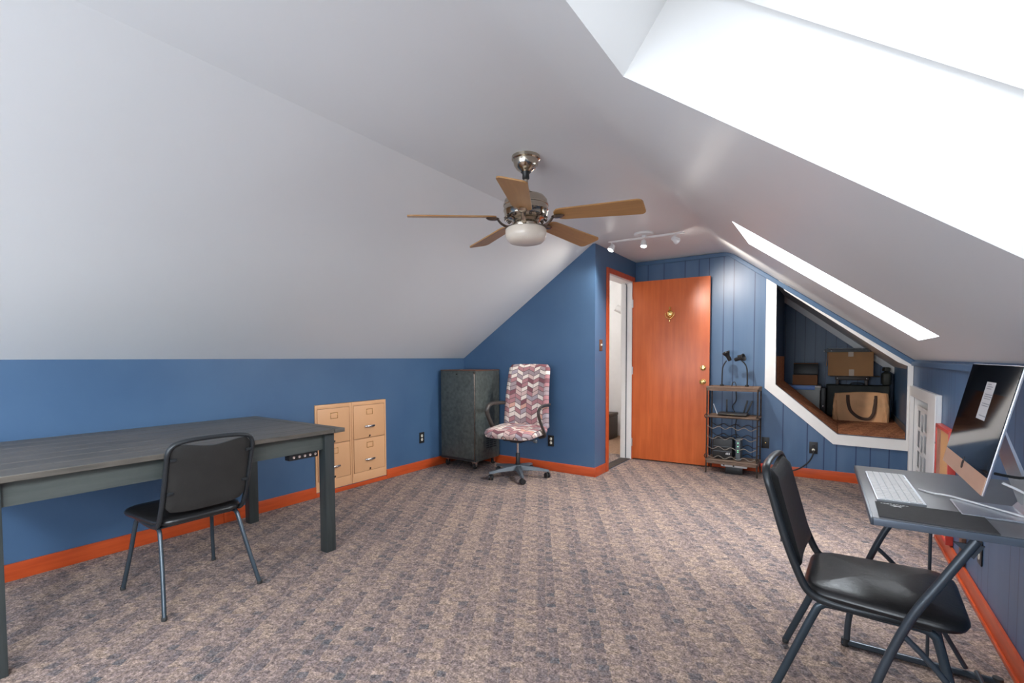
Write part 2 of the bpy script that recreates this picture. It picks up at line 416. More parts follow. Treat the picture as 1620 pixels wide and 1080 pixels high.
# wall behind the camera; its two windows are added, unseen, as light sources
wh = [[(-3.2, .62), (-1.7, .62), (-1.7, 1.80), (-3.2, 1.80)][:2]+[(-1.7, 1.80), (-2.66, 1.80), (-3.2, 1.38)], [(-1.5, .62), (-.2, .62), (-.2, 1.60), (-.45, 1.80), (-1.5, 1.80)]]
struct(MB().prism([(XL-.1, 0), (XR+.1, 0), (XR+.1, ZR), (XCR, ZC), (XCL, ZC), (XL-.1, ZL)], 'Y', Y0-.1, Y0, wh).build('wall_back', M['blue'], smooth=False), 'wall behind the camera')
for i, h in enumerate(wh):
    w = MB()
    n = len(h)
    for a, b_ in zip(h, h[1:]+h[:1]):
        w.tube([(a[0], Y0-.03, a[1]), (b_[0], Y0-.03, b_[1])], .03, 4)
    o = w.build('window_%d' % (i+4), M['white_trim'], smooth=False); struct(o, 'unseen window added behind the camera for light')
    MB().prism(h, 'Y', Y0-.055, Y0-.05).build('pane', M['glass'], o, smooth=False)

# ceiling: left slope, flat strip, right slope pierced by two skylights and a third added for light
sl = math.hypot(XR-XCR, ZC-ZR); ux, uz = (XR-XCR)/sl, -(ZC-ZR)/sl; nx, nz = -uz, ux
def SP(s, y, d=0): return (XCR+ux*s+nx*d, y, ZC+uz*s+nz*d)
S0, S1 = .52, 1.68
SKY = [(.50, 1.312), (3.04, 3.712), (-1.15, -.50)]  # last entry: made-up skylight behind the camera, added for its light
c = MB(); bm = c.bm
c.quad((XL, Y0, ZL), (XCL, Y0, ZC), (XCL, YA, ZC), (XL, YA, ZL))
arc = []
rb = .10
p0 = Vector((XCR-rb, ZC)); pm = Vector((XCR, ZC)); p1 = Vector((XCR+ux*rb, ZC+uz*rb))
for k in range(6):
    t = k/5; arc.append((1-t)**2*p0+2*t*(1-t)*pm+t*t*p1)
c.quad((XCL, Y0, ZC), (p0.x, Y0, ZC), (p0.x, YB, ZC), (XCL, YB, ZC))
ss = [rb, S0, S1, sl]; ys = [Y0, SKY[2][0], SKY[2][1], SKY[0][0], SKY[0][1], SKY[1][0], SKY[1][1], YB]
for a, b_ in zip(arc, arc[1:]):
    c.quad((a.x, Y0, a.y), (b_.x, Y0, b_.y), (b_.x, YB, b_.y), (a.x, YB, a.y))
for i in range(3):
    for j in range(7):
        if i == 1 and j in (1, 3, 5): continue
        c.quad(SP(ss[i], ys[j]), SP(ss[i+1], ys[j]), SP(ss[i+1], ys[j+1]), SP(ss[i], ys[j+1]))
bmesh.ops.remove_doubles(bm, verts=bm.verts, dist=.0005)
ceil = c.build('ceiling', M['white_ceiling'], ang=50); struct(ceil, 'white sloped and flat attic ceiling')
wn_ = ceil.modifiers.new('normals', 'WEIGHTED_NORMAL'); wn_.keep_sharp = True; wn_.weight = 100
# skylight shafts, frames, glass
for i, (a, b_) in enumerate(SKY):
    D1, D2 = .253, .56
    w = MB()
    for (sA, yA, sB, yB) in ((S0, a, S0, b_), (S0, b_, S1, b_), (S1, b_, S1, a), (S1, a, S0, a)):
        w.quad(SP(sA, yA), SP(sB, yB), SP(sB, yB, D1), SP(sA, yA, D1))
    o = struct(w.build('window_%d' % (i+1), M['shaft_white'], smooth=False), 'white skylight shaft in the right slope; the third is added, unseen')
    g = MB(); e = .006
    for (sA, yA, sB, yB) in ((S0+e, a+e, S0+e, b_-e), (S0+e, b_-e, S1-e, b_-e), (S1-e, b_-e, S1-e, a+e), (S1-e, a+e, S0+e, a+e)):
        g.quad(SP(sA, yA, D1-.004), SP(sB, yB, D1-.004), SP(sB, yB, D2), SP(sA, yA, D2))
    # lip
    g.quad(SP(S0, a, D1), SP(S0, b_, D1), SP(S0+e, b_-e, D1-.004), SP(S0+e, a+e, D1-.004))
    g.quad(SP(S0, b_, D1), SP(S1, b_, D1), SP(S1-e, b_-e, D1-.004), SP(S0+e, b_-e, D1-.004))
    g.build('frame', M['white_board'], o, smooth=False)
    MB().quad(SP(S0, a, D2), SP(S0, b_, D2), SP(S1, b_, D2), SP(S1, a, D2)).build('pane', M['glass'], o, smooth=False)
    cen = Vector(SP((S0+S1)/2, (a+b_)/2, D2+.01))
    lo = lamp('skylight_and_added_light', 'AREA', cen, (7, 62, 140)[i], (.86, .93, 1.0), cen-Vector((nx, 0, nz)), shape='RECTANGLE', size=1.1, size_y=.60, spread=R((110, 160, 170)[i]))  # third lamp brightens the room through the added skylight

# ------------------------------------------------------------------ hall behind the door
HX0, HY1 = -4.4, 6.80
struct(MB().b(HX0, XA-.0, YA+.13, HY1, -.08, -.002).build('floor_hall', M['hall_carpet'], smooth=False), 'tan hall carpet')
struct(MB().b(HX0-.05, XA, HY1, HY1+.05, 0, 2.4).build('wall_hall_far', M['hall_white'], smooth=False))
struct(MB().b(XA-.19, XA-.14, YB+.07, HY1, 0, 2.4).build('wall_hall_right', M['hall_white'], smooth=False))
struct(MB().b(HX0-.05, HX0, YA+.13, HY1, 0, 2.4).build('wall_hall_left', M['hall_white'], smooth=False))
struct(MB().b(HX0, XA-.14, YA+.132, YA+.15, 0, 2.4).build('wall_hall_near', M['hall_white'], smooth=False))
struct(MB().b(HX0-.05, XA-.135, YA+.13, HY1+.05, 2.4, 2.45).build('ceiling_hall', M['hall_white'], smooth=False))
struct(MB().b(HX0, XA-.19, HY1-.012, HY1-.001, 0, .09).build('baseboard_hall', M['white_trim'], smooth=False))
lamp('hall_light', 'POINT', (-3.0, 5.4, 2.1), 17, (1, .95, .9), shadow_soft_size=.12)

# ------------------------------------------------------------------ baseboards and trims
bt, bh = .014, .092
w = MB()
w.b(XL+.001, XL+bt, Y0, 1.60, 0, bh, .002); w.b(XL+.001, XL+bt, 1.602, CY0-.001, 0, bh, .002)
w.b(XL+.001, XL+bt*.9, CY0, CY1, 0, .036, .002); w.b(XL+.001, XL+bt, CY1+.001, YA-.001, 0, bh, .002)
struct(w.build('baseboard_left', M['orange_trim']))
struct(MB().b(XL+bt+.001, XA+bt, YA-bt, YA-.001, 0, bh, .002).build('baseboard_front', M['orange_trim_x']))
struct(MB().b(XA+.001, XA+bt, YA+.001, 4.545, 0, bh, .002).build('baseboard_door', M['orange_trim']))
struct(MB().b(XA+.02, XR-bt, YB-bt, YB-.001, 0, bh, .002).build('baseboard_far', M['orange_trim_x']))
w = MB(); w.b(XR-bt, XR-.001, Y0, 4.40, 0, bh, .002); w.b(XR-bt*1.6, XR-bt+.001, Y0, 4.40, 0, .02, .003)
struct(w.build('baseboard_right', M['orange_trim']))
# blue crown mouldings
w = MB()
w.b(XA+.001, XCR, YB-.022, YB-.001, ZC-.045, ZC-.004, .004)
a0 = Vector((XCR, YB-.012, ZC-.026)); a1 = Vector((XR-.012, YB-.012, ZR-.026))
L = (a1-a0).length; w.box((a0+a1)/2, (L+.01, .020, .040), .004, RY(math.degrees(math.atan2(ZC-ZR, XR-XCR))))
struct(w.build('trim_1', M['blue'], smooth=False), 'blue moulding along the top of the far wall')
struct(MB().b(XR-.022, XR-.001, Y0, YB-.02, ZR-.050, ZR-.012, .006).build('trim_2', M['blue'], smooth=False), 'blue moulding along the top of the right wall')
# white trim round the alcove
TO = [(-.578, .868), (.008, .352), (.566, .345), (.579, .42), (.579, 1.128), (.56, 1.146), (-.578, 2.012)]
struct(MB().prism(TO, 'Y', YB-.018, YB-.001, [[(x, z) for x, z in AO]]).build('trim_3', M['white_trim'], smooth=False), 'white trim around the slanted alcove opening')
struct(MB().prism([(-.481, 1.935), (-.414, 1.838), (.470, 1.135), (.539, 1.100), (.560, 1.140), (-.47, 1.945)], 'Y', YB-.012, YB+.055).build('trim_9', M['white_trim'], smooth=False), 'white board along the slanted top of the alcove opening')
# orange door casing and white jamb
w = MB()
w.b(XA+.001, XA+.018, DY0-.052, DY0, 0, DZ+.050, .003); w.b(XA+.001, XA+.018, DY1, DY1+.04, 0, DZ+.050, .003); w.b(XA+.001, XA+.018, DY0, DY1, DZ, DZ+.05, .003)
struct(w.build('trim_4', M['orange_trim_z'], smooth=False), 'orange stained casing around the doorway')
w = MB()
w.b(XA-.13, XA+.003, DY0+.0005, DY0+.016, 0, DZ-.001); w.b(XA-.13, XA+.003, DY1-.016, DY1-.0005, 0, DZ-.001); w.b(XA-.13, XA+.003, DY0+.016, DY1-.016, DZ-.017, DZ-.001)
w.b(XA-.115, XA-.065, DY1-.030, DY1-.0155, 0, DZ-.017, .003); w.b(XA-.115, XA-.065, DY0+.0155, DY0+.03, 0, DZ-.017, .003)
o = struct(w.build('trim_5', M['white_trim'], smooth=False), 'white door jamb')
MB().tube([(XA-.060, DY1-.020, .01), (XA-.060, DY1-.020, DZ-.06), (XA-.063, DY1-.022, DZ-.03), (XA-.075, DY1-.03, DZ-.022)], .0055, 8).build('weather_strip', M['grey_plastic'], o)
MB().b(XA-.12, XA-.005, DY0+.02, DY1-.02, -.002, .006, .002).build('threshold', M['rack_metal'], o)
# white casing of the access opening in the right wall
w = MB(); cw = .085; cp = .028
w.b(XR-cp, XR-.001, GY0-.35, GY0, 0, GZ+cw, .004); w.b(XR-cp-.008, XR-cp+.002, GY0-.352, GY0-.30, 0, GZ+cw-.004, .003); w.b(XR-cp, XR-.001, GY1, YB-.019, 0, GZ+cw, .004); w.b(XR-cp, XR-.001, GY0, GY1, GZ, GZ+cw, .004)
w.b(XR+.0005, XR+.14, GY0+.0005, GY0+.012, .002, GZ-.001); w.b(XR+.0005, XR+.14, GY1-.012, GY1-.0005, .002, GZ-.001); w.b(XR+.0005, XR+.14, GY0+.012, GY1-.012, GZ-.013, GZ-.001)
struct(w.build('trim_6', M['white_trim'], smooth=False), 'white casing around the low access opening')
# recess behind the lattice, its shade put into a grey colour
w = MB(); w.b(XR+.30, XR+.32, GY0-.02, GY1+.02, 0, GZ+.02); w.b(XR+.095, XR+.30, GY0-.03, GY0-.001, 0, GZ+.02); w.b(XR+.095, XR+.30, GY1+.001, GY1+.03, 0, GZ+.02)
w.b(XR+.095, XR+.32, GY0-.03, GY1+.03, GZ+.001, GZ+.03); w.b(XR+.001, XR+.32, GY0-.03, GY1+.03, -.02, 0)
struct(w.build('wall_recess', M['print_grey'], smooth=False), 'white recess behind the lattice, coloured grey as if in shade')

# ------------------------------------------------------------------ alcove
AX0, AX1, AY1, AZ = -.565, .605, 7.42, .432
struct(MB().b(AX0-.02, AX1+.02, YB+.061, AY1, AZ-.05, AZ).build('floor_alcove', M['carpet_alcove'], smooth=False), 'brown carpeted alcove floor')
struct(MB().b(AX0-.06, AX1+.06, AY1, AY1+.04, .3, 2.2).build('wall_alcove_far', M['panel_alcove'], smooth=False), 'dark blue grooved alcove back wall')
struct(MB().b(AX1, AX1+.04, YB+.061, AY1, .3, 1.3).build('wall_alcove_right', M['blue'], smooth=False))
struct(MB().b(AX0-.04, AX0, YB+.061, AY1, .3, 2.2).build('wall_alcove_left', M['panel_alcove'], smooth=False))
struct(MB().b(AX1-.012, AX1-.001, YB+.065, AY1-.001, AZ, AZ+.065, .002).build('baseboard_alcove', M['grey_plastic'], smooth=False), 'grey skirting along the alcove wall')
azl = lambda x: 1.925-.8045*(x+.488)+.012
w = MB(); w.prism([(AX0-.04, azl(AX0-.04)), (AX1+.04, azl(AX1+.04)), (AX1+.04, azl(AX1)+.05), (AX0-.04, azl(AX0)+.05)], 'Y', YB+.061, AY1)
struct(w.build('ceiling_alcove', M['white_trim'], smooth=False), 'white sloped alcove ceiling')
w = MB(); w.prism([(AX0+.001, azl(AX0)-.085), (AX1-.001, azl(AX1)-.085), (AX1-.001, azl(AX1)-.002), (AX0+.001, azl(AX0)-.002)], 'Y', AY1-.10, AY1-.002)
struct(w.build('trim_7', M['white_trim'], smooth=False), 'white board along the top of the alcove back wall')
# carpeted slanted ledge of the alcove
w = MB(); Yr = YB+.97
w.prism([(AX0+.002, AZ+.001), (.041, AZ+.001), (.041, .444), (-.482, .903), (-.482, 1.19), (AX0+.002, 1.19)], 'Y', YB+.0615, Yr)
struct(w.build('trim_8', M['carpet_alcove'], smooth=False), 'brown carpeted slanted ledge inside the alcove')

# ================================================================== OBJECTS
# ------------------------------------------------------------------ long dark table
TX0, TX1, TY0, TY1, TZ = -3.53, -2.475, .252, 1.808, .755
t = thing('writing_table', 'long dark stained wooden table along the left blue wall', 'table', ((TX0+TX1)/2, (TY0+TY1)/2, 0))
ox, oy = (TX0+TX1)/2, (TY0+TY1)/2
w = MB(); nb = 7; bw = (TX1-TX0)/nb
for k in range(nb): w.b(TX0-ox+k*bw+.0008, TX0-ox+(k+1)*bw-.0008, TY0-oy+.07, TY1-oy-.07, TZ-.024, TZ, .002, 1)
w.b(TX0-ox, TX1-ox, TY0-oy, TY0-oy+.069, TZ-.0245, TZ, .002); w.b(TX0-ox, TX1-ox, TY1-oy-.069, TY1-oy, TZ-.0245, TZ, .002)
w.build('tabletop', M['table_wood'], t)
lx, ly = (TX1-TX0)/2-.075, (TY1-TY0)/2-.078
w = MB()
for sx in (-1, 1): w.b(sx*lx-.011, sx*lx+.011, -ly+.03, ly-.03, TZ-.125, TZ-.0245)
for sy in (-1, 1): w.b(-lx+.03, lx-.03, sy*ly-.011, sy*ly+.011, TZ-.125, TZ-.0245)
w.build('apron', M['table_apron_wood'], t)
for sx in (-1, 1):
    for sy in (-1, 1): MB().b(sx*lx-.032, sx*lx+.032, sy*ly-.032, sy*ly+.032, 0, TZ-.0248, .003).build('leg', M['table_leg_wood'], t)
# power strip under its edge
t = thing('power_strip', 'black multi-outlet power strip mounted under the long table edge', 'power strip', (TX1-.075-.035, TY1-.18, TZ-.150))
MB().b(-.025, .025, -.13, .05, -.014, .0245, .004).build('body', M['black_plastic'], t)
w = MB()
for k in range(5): w.lathe([(.008, 0), (.008, .003), (.004, .003), (.004, .001)], (.0255, -.105+k*.034, .004), RY(90), 12)
w.build('sockets', M['chrome'], t)

# ------------------------------------------------------------------ banquet chairs
def banquet_chair(label, loc, rz):
    t = thing('banquet_chair', label, 'chair', loc, rz)
    # seat pad
    w = MB(); w.pad(.208, .190, .388, .424, .08, .017, .016, Matrix.Translation((.044, 0, .004)) @ RY(-.5), 1.20)
    w.build('seat', M['vinyl'], t)
    # seat piping with staples line
    # back frame: one bent tube, from seat front rail up round the back
    half = .188
    side = [(.16, half*.96, .390), (0, half, .386), (-.09, half, .388), (-.135, half, .402), (-.165, half, .440), (-.215, half, .57), (-.256, half, .71), (-.270, half*.99, .755), (-.279, half*.90, .787), (-.283, half*.70, .801), (-.285, half*.3, .807)]
    path = side+[(x, -y, z) for x, y, z in reversed(side)]
    MB().tube(path, .012, 12, sub=4, flat=(.013, .010)).build('back_frame', M['black_metal'], t)
    # back panel, slightly dished, dipping top edge
    rows = []; nz, ny = 14, 16
    def bx(z): return -.203-(z-.52)*.272
    grid = lambda off: [[None]*(ny+1) for _ in range(nz+1)]
    tb = bmesh.new(); Fv, Bv = [], []
    for i in range(nz+1):
        f = i/nz; rf, rb_ = [], []
        for j in range(ny+1):
            g = j/ny*2-1
            hw = half-.012-(.022*max(0, (f-.88)/.12)**2)-(.02*max(0, (.1-f)/.1)**2)
            top = .788-.020*math.cos(g*math.pi/2)**2
            z0 = .455+.010*(abs(g)**4)
            z = z0+(top-z0)*f
            x = bx(z)-.012*(1-g*g)
            e = min(1, (1-abs(g))/.1)*min(1, f/.06+.05)*min(1, (1-f)/.06+.05)
            rf.append(tb.verts.new((x+.006+.022*e**.5, g*hw, z))); rb_.append(tb.verts.new((x-.002-.006*e**.5, g*hw, z)))
        Fv.append(rf); Bv.append(rb_)
    fb = []
    for i in range(nz):
        for j in range(ny):
            tb.faces.new((Fv[i][j], Fv[i][j+1], Fv[i+1][j+1], Fv[i+1][j]))
            tb.faces.new((Bv[i][j], Bv[i+1][j], Bv[i+1][j+1], Bv[i][j+1]))
    for i in range(nz):
        tb.faces.new((Fv[i][0], Fv[i+1][0], Bv[i+1][0], Bv[i][0])); tb.faces.new((Fv[i][ny], Bv[i][ny], Bv[i+1][ny], Fv[i+1][ny]))
    for j in range(ny):
        tb.faces.new((Fv[0][j], Bv[0][j], Bv[0][j+1], Fv[0][j+1])); tb.faces.new((Fv[nz][j], Fv[nz][j+1], Bv[nz][j+1], Bv[nz][j]))
    bmesh.ops.recalc_face_normals(tb, faces=tb.faces)
    w = MB(); w._add(tb); w.build('backrest', M['vinyl_back'], t)
    # mounting tabs of the back panel
    w = MB()
    for sy in (-1, 1):
        for z in (.56, .72): MB().box((bx(z)-.013, sy*(half-.022), z), (.008, .026, .014), .002).build('bracket', M['black_metal'], t)
    # legs: one bent tube per side split into front and rear leg
    for sy in (-1, 1):
        y = sy*.172
        MB().tube([(.05, y, .376), (-.08, y, .376), (-.112, y*1.01, .366), (-.130, y*1.03, .335), (-.19, y*1.12, .18), (-.255, sy*.213, .012)], .0115, 12, sub=5, flat=(.0125, .0095)).build('leg', M['leg_metal'], t)
        MB().tube([(.05, y, .376), (.135, y, .376), (.165, y*1.01, .366), (.180, y*1.03, .335), (.215, y*1.12, .18), (.255, sy*.213, .012)], .0115, 12, sub=5, flat=(.0125, .0095)).build('leg', M['leg_metal'], t)
    w = MB()
    for sx in (-1, 1):
        for sy in (-1, 1): MB().lathe([(.010, 0), (.012, .002), (.012, .016), (.011, .018)], (sx*.256, sy*.2135, 0), None, 12).build('foot_cap', M['rubber_black'], t)
    w = MB()
    for x in (-.085, .14): MB().tube([(x, -.172, .376), (x, .172, .376)], .009, 8).build('crossbar', M['leg_metal'], t)
    return t
ch = banquet_chair('black vinyl stacking chair with its back to us at the long dark table', (-2.726, 1.053, 0), math.pi)
dup(ch, (.100, 1.993, 0), R(-3), 'black vinyl stacking chair seen from the side in front of the computer desk')

# ------------------------------------------------------------------ built-in file cabinets
mid = 2.700
def cabinet(y0, y1, label):
    t = thing('file_cabinet', label, 'file cabinet', (XL, (y0+y1)/2, CZ0+.001), 0, 'file cabinets built into the left wall')
    h = CZ1-CZ0-.004; hw = (y1-y0)/2-.001
    w = MB(); w.b(-.55, -.004, -hw, hw, 0, h)
    w.b(-.004, .008, -hw, -hw+.017, 0, h, .001); w.b(-.004, .008, hw-.017, hw, 0, h, .001); w.b(-.004, .008, -hw+.017, hw-.017, h-.035, h, .001); w.b(-.004, .008, -hw+.017, hw-.017, 0, .085, .001)
    w.build('body', M['cabinet_tan'], t)
    MB().b(-.0035, .001, -hw+.017, hw-.017, .085, h-.035).build('gap', M['cabinet_gap'], t)
    dh = (h-.035-.085)/2
    for k in range(2):
        z0 = .085+k*dh+.003; z1 = z0+dh-.006
        d = MB().b(.0015, .010, -hw+.021, hw-.021, z0, z1, .002).build('drawer', M['cabinet_tan'], t)
        zc = z0+dh*.34
        MB().tube([(.010, -.055, zc), (.026, -.045, zc+.001), (.036, 0, zc+.002), (.026, .045, zc+.001), (.010, .055, zc)], .006, 8, sub=4, flat=(.010, .005)).build('handle', M['chrome'], d)
        w = MB(); zl = z0+dh*.78
        for a in ((-.036, .036, .022, .026), (-.036, .036, -.026, -.022), (-.036, -.032, -.026, .026), (.032, .036, -.026, .026)): w.b(.010, .014, a[0], a[1], zl+a[2], zl+a[3], .001, 1)
        w.build('label_holder', M['brass'], d)
        w = MB(); w.lathe([(.007, 0), (.007, .006), (.005, .007)], (.010, -.0, z0+.018), RY(90), 12); w.b(.015, .019, -.013, .002, z0+.008, z0+.014)
        w.build('latch', M['bronze_dark'], d)
    return t
cabinet(CY0+.001, mid-.0005, 'tan two-drawer file cabinet nearer the long table, partly behind its corner')
cabinet(mid+.0005, CY1-.001, 'tan two-drawer file cabinet in full view, right one of the built-in pair')

# ------------------------------------------------------------------ outlets and plates
def outlet(name, label, cat, loc, rz, kind, pm, rm, group=None):
    t = thing(name, label, cat, loc, rz, group)   # local +x points out of the wall
    MB().b(.001, .006, -.035, .035, -.057, .057, .002).build('cover_plate', pm, t)
    if kind == 'duplex':
        for z in (-.020, .020):
            o = MB().lathe([(.0155, 0), (.0155, .003), (.014, .004)], (.005, 0, z), RY(90) @ Matrix.Diagonal((1, .9, 1, 1)), 16).build('socket', rm, t)
            w = MB()
            for y in (-.006, .006): w.b(.0092, .0096, y-.0012, y+.0012, z-.005+.002, z+.005+.002)
            w.build('slot', M['black_plastic'], o)
    elif kind == 'coax': MB().lathe([(.007, 0), (.007, .004), (.004, .005), (.004, .011), (.0015, .012)], (.005, 0, 0), RY(90), 12).build('socket', M['brass'], t)
    elif kind == 'switch':
        MB().box((.011, 0, .004), (.014, .009, .018), .002, RY(-25)).build('toggle', rm, t)
    return t
outlet('wall_outlet', 'black outlet plate with ivory sockets left of the charcoal cabinet', 'outlet', (XL, 3.583, .336), 0, 'duplex', M['black_plastic'], M['ivory'])
outlet('wall_outlet', 'black outlet plate with ivory sockets right of the office chair', 'outlet', (-2.428, YA, .313), -math.pi/2, 'duplex', M['black_plastic'], M['ivory'])
outlet('cable_plate', 'dark cable jack plate right of the metal rack', 'wall plate', (-.563, YB, .307), -math.pi/2, 'coax', M['black_plastic'], M['ivory'])
outlet('wall_outlet', 'dark outlet on the far wall with a plug in it, below the alcove trim', 'outlet', (-.149, YB, .299), -math.pi/2, 'duplex', M['black_plastic'], M['black_plastic'])
outlet('light_switch', 'brown light switch plate with ivory toggle beside the doorway', 'light switch', (XA, 4.42, 1.304), 0, 'switch', M['brown_plate'], M['ivory'])
outlet('wall_outlet', 'small outlet low on the right wall beneath the computer desk', 'outlet', (XR, 3.02, .27), math.pi, 'duplex', M['black_plastic'], M['ivory'])
tag(MB().b(XR-.020, XR-.001, 3.30, 3.36, .10, .24, .003).build('wooden_cleat', M['brown_plate']), 'narrow brown wooden cleat low on the right wall below the desk', 'cleat')
t = thing('extension_cord', 'black power cord with white plug sagging from the far outlet to the rack', 'cord', (-.149, YB-.01, .285))
MB().lathe([(.012, 0), (.014, .01), (.012, .022), (.006, .032)], (0, -.002, -.005), RX(90), 14).build('plug', M['ivory'], t)
MB().tube([(0, -.032, -.006), (0, -.05, -.035), (-.03, -.055, -.11), (-.10, -.05, -.185), (-.20, -.05, -.235), (-.30, -.05, -.262), (-.41, -.05, -.262)], .006, 8, sub=5).build('cable', M['rubber_black'], t)
t = thing('extension_cord', 'short cable with an orange plug end at the right foot of the rack', 'cord', (-.60, YB-.14, .10))
MB().lathe([(.016, 0), (.019, .008), (.019, .030), (.010, .04)], (.012, 0, 0), RY(90), 14).build('plug', M['red_paint'], t)
MB().tube([(.012, 0, 0), (-.02, .02, .0), (-.05, .04, -.01)], .010, 8, sub=4).build('cable', M['rubber_black'], t)

# ------------------------------------------------------------------ charcoal rolling cabinet
CXa, CXb, CYa, CYb, CZa, CZb = -3.565, -3.082, 3.845, 4.268, .085, 1.052
t = thing('rolling_cabinet', 'charcoal grey rolling equipment cabinet in the left corner', 'cabinet', ((CXa+CXb)/2, (CYa+CYb)/2, 0))
hx, hy = (CXb-CXa)/2, (CYb-CYa)/2
MB().b(-hx, hx, -hy, hy, CZa, CZb-.010, .004).build('body', M['case_grey'], t)
MB().b(-hx-.003, hx+.003, -hy-.003, hy+.003, CZb-.0095, CZb, .003).build('lid', M['brown_plate'], t)
MB().b(-hx+.012, hx-.012, -hy-.010, -hy-.0005, CZa+.035, CZb-.030, .003).build('door', M['case_grey'], t)
MB().b(-hx, hx, -hy-.006, -hy-.0005, CZa+.006, CZa+.026, .002).build('edge_trim', M['black_metal'], t)
w = MB(); w.tube([(hx-.01, -hy-.004, CZa+.02), (hx-.01, -hy-.004, CZb-.02)], .007, 8)
w.lathe([(.006, 0), (.006, .012)], (0, -hy-.01, CZb-.045), RX(90), 12); w.box((hx-.01, -hy-.010, CZb-.03), (.016, .014, .02), .003)
w.build('hinge_pin', M['bronze_dark'], t)
w = MB()
for k in range(7):
    for j in range(3): w.b(hx-.001, hx+.002, -.03+j*.065, .022+j*.065, CZa+.12+k*.024, CZa+.132+k*.024)
w.build('vent_grille', M['black_plastic'], t)
for sx in (-1, 1):
    for sy in (-1, 1):
        o = MB().box((sx*(hx-.05), sy*(hy-.05), CZa-.008), (.06, .05, .014), .003).box((sx*(hx-.05)-.018, sy*(hy-.05), CZa-.035), (.004, .03, .05), .001).box((sx*(hx-.05)+.018, sy*(hy-.05), CZa-.035), (.004, .03, .05), .001).build('caster', M['chrome'], t)
        MB().lathe([(.010, -.012), (.027, -.012), (.030, -.008), (.030, .008), (.027, .012), (.010, .012)], (sx*(hx-.05), sy*(hy-.05), .030), RY(90), 20).build('wheel', M['rubber_black'], o)

# ------------------------------------------------------------------ chevron office chair (faces local +x)
t = thing('office_chair', 'high-backed swivel office chair in pink and grey chevron fabric', 'office chair', (-2.575, 3.88, 0), R(-85))
Ms = Matrix.Translation((.03, 0, 0))
seat = MB()
seat.pad(.252, .272, .415, .498, .13, .036, .018, Matrix.Translation((.025, 0, .0)) @ RY(2), .97, 8)
seat.build('seat', M['chevron'], t)
# back
tb = bmesh.new(); nz, ny = 18, 16; Fv, Bv = [], []
for i in range(nz+1):
    f = i/nz; rf, rb_ = [], []
    for j in range(ny+1):
        g = j/ny*2-1
        hw = .262-.028*f; hw -= .03*max(0, (f-.93)/.07)**2+.03*max(0, (.06-f)/.06)**2
        z = .455+(1.112-.455)*f+.004*(1-g*g)*(1 if f > .9 else 0)
        x = -.185-.085*f**1.2+.022*math.sin(f*math.pi*1.0)-.05*(1-g*g)*.5+.0
        e = min(1, (1-abs(g))/.14+.0)*min(1, f/.05+.02)*min(1, (1-f)/.045+.02)
        rf.append(tb.verts.new((x+.01+.028*max(e, 0)**.5, g*hw, z))); rb_.append(tb.verts.new((x+.006-.026*max(e, 0)**.5, g*hw, z)))
    Fv.append(rf); Bv.append(rb_)
for i in range(nz):
    for j in range(ny):
        tb.faces.new((Fv[i][j], Fv[i][j+1], Fv[i+1][j+1], Fv[i+1][j])); tb.faces.new((Bv[i][j], Bv[i+1][j], Bv[i+1][j+1], Bv[i][j+1]))
    tb.faces.new((Fv[i][0], Fv[i+1][0], Bv[i+1][0], Bv[i][0])); tb.faces.new((Fv[i][ny], Bv[i][ny], Bv[i+1][ny], Fv[i+1][ny]))
for j in range(ny):
    tb.faces.new((Fv[0][j], Bv[0][j], Bv[0][j+1], Fv[0][j+1])); tb.faces.new((Fv[nz][j], Fv[nz][j+1], Bv[nz][j+1], Bv[nz][j]))
bmesh.ops.recalc_face_normals(tb, faces=tb.faces)
w = MB(); w._add(tb); w.build('backrest', M['chevron'], t, ang=60)
for sy in (-1, 1):
    y = sy*.285
    MB().tube([(-.06, sy*.20, .405), (-.05, sy*.27, .425), (.0, y, .47), (.075, y, .565), (.118, y, .640), (.105, y, .690), (.045, y, .716), (-.06, y*.99, .718), (-.17, sy*.262, .712), (-.235, sy*.215, .705)], .018, 12, sub=5, flat=(.021, .014)).build('armrest', M['armrest'], t)
MB().box((.0, 0, .392), (.26, .20, .045), .012).box((-.02, 0, .37), (.16, .12, .05), .015).tube([(-.10, 0, .39), (-.21, 0, .40), (-.235, 0, .47), (-.245, 0, .60)], .02, 10, sub=4, flat=(.03, .012)).build('mechanism', M['black_plastic'], t)
w = MB(); w.tube([(.03, .05, .385), (.05, .20, .380)], .006, 8).lathe([(.012, 0), (.019, .004), (.019, .03), (.012, .036)], (.05, .20, .380), RX(-90), 14)
w.build('adjustment_knob', M['grey_plastic'], t)
MB().lathe([(.012, .20), (.012, .36)], (0, 0, 0), None, 16).build('gas_lift', M['chrome'], t)
MB().lathe([(.026, .085), (.026, .135), (.021, .14), (.021, .235), (.017, .24)], (0, 0, 0), None, 20).build('column_cover', M['black_plastic'], t)
hub = MB(); hub.lathe([(.02, .06), (.042, .065), (.045, .10), (.035, .122), (.02, .125)], (0, 0, 0), None, 24)
for k in range(5):
    a = R(-133+85+72*k+13); c_, s_ = math.cos(a), math.sin(a)
    rr = []
    for (r, wd, zt, zb) in ((.03, .030, .118, .07), (.12, .027, .110, .074), (.23, .021, .094, .070), (.298, .017, .082, .062), (.312, .012, .078, .064)):
        rr.append([(r*c_-wd*s_, r*s_+wd*c_, zb), (r*c_+wd*s_, r*s_-wd*c_, zb), (r*c_+wd*.6*s_, r*s_-wd*.6*c_, zt), (r*c_-wd*.6*s_, r*s_+wd*.6*c_, zt)])
    hub.rings(rr)
hub.build('star_base', M['grey_plastic'], t, ang=25)
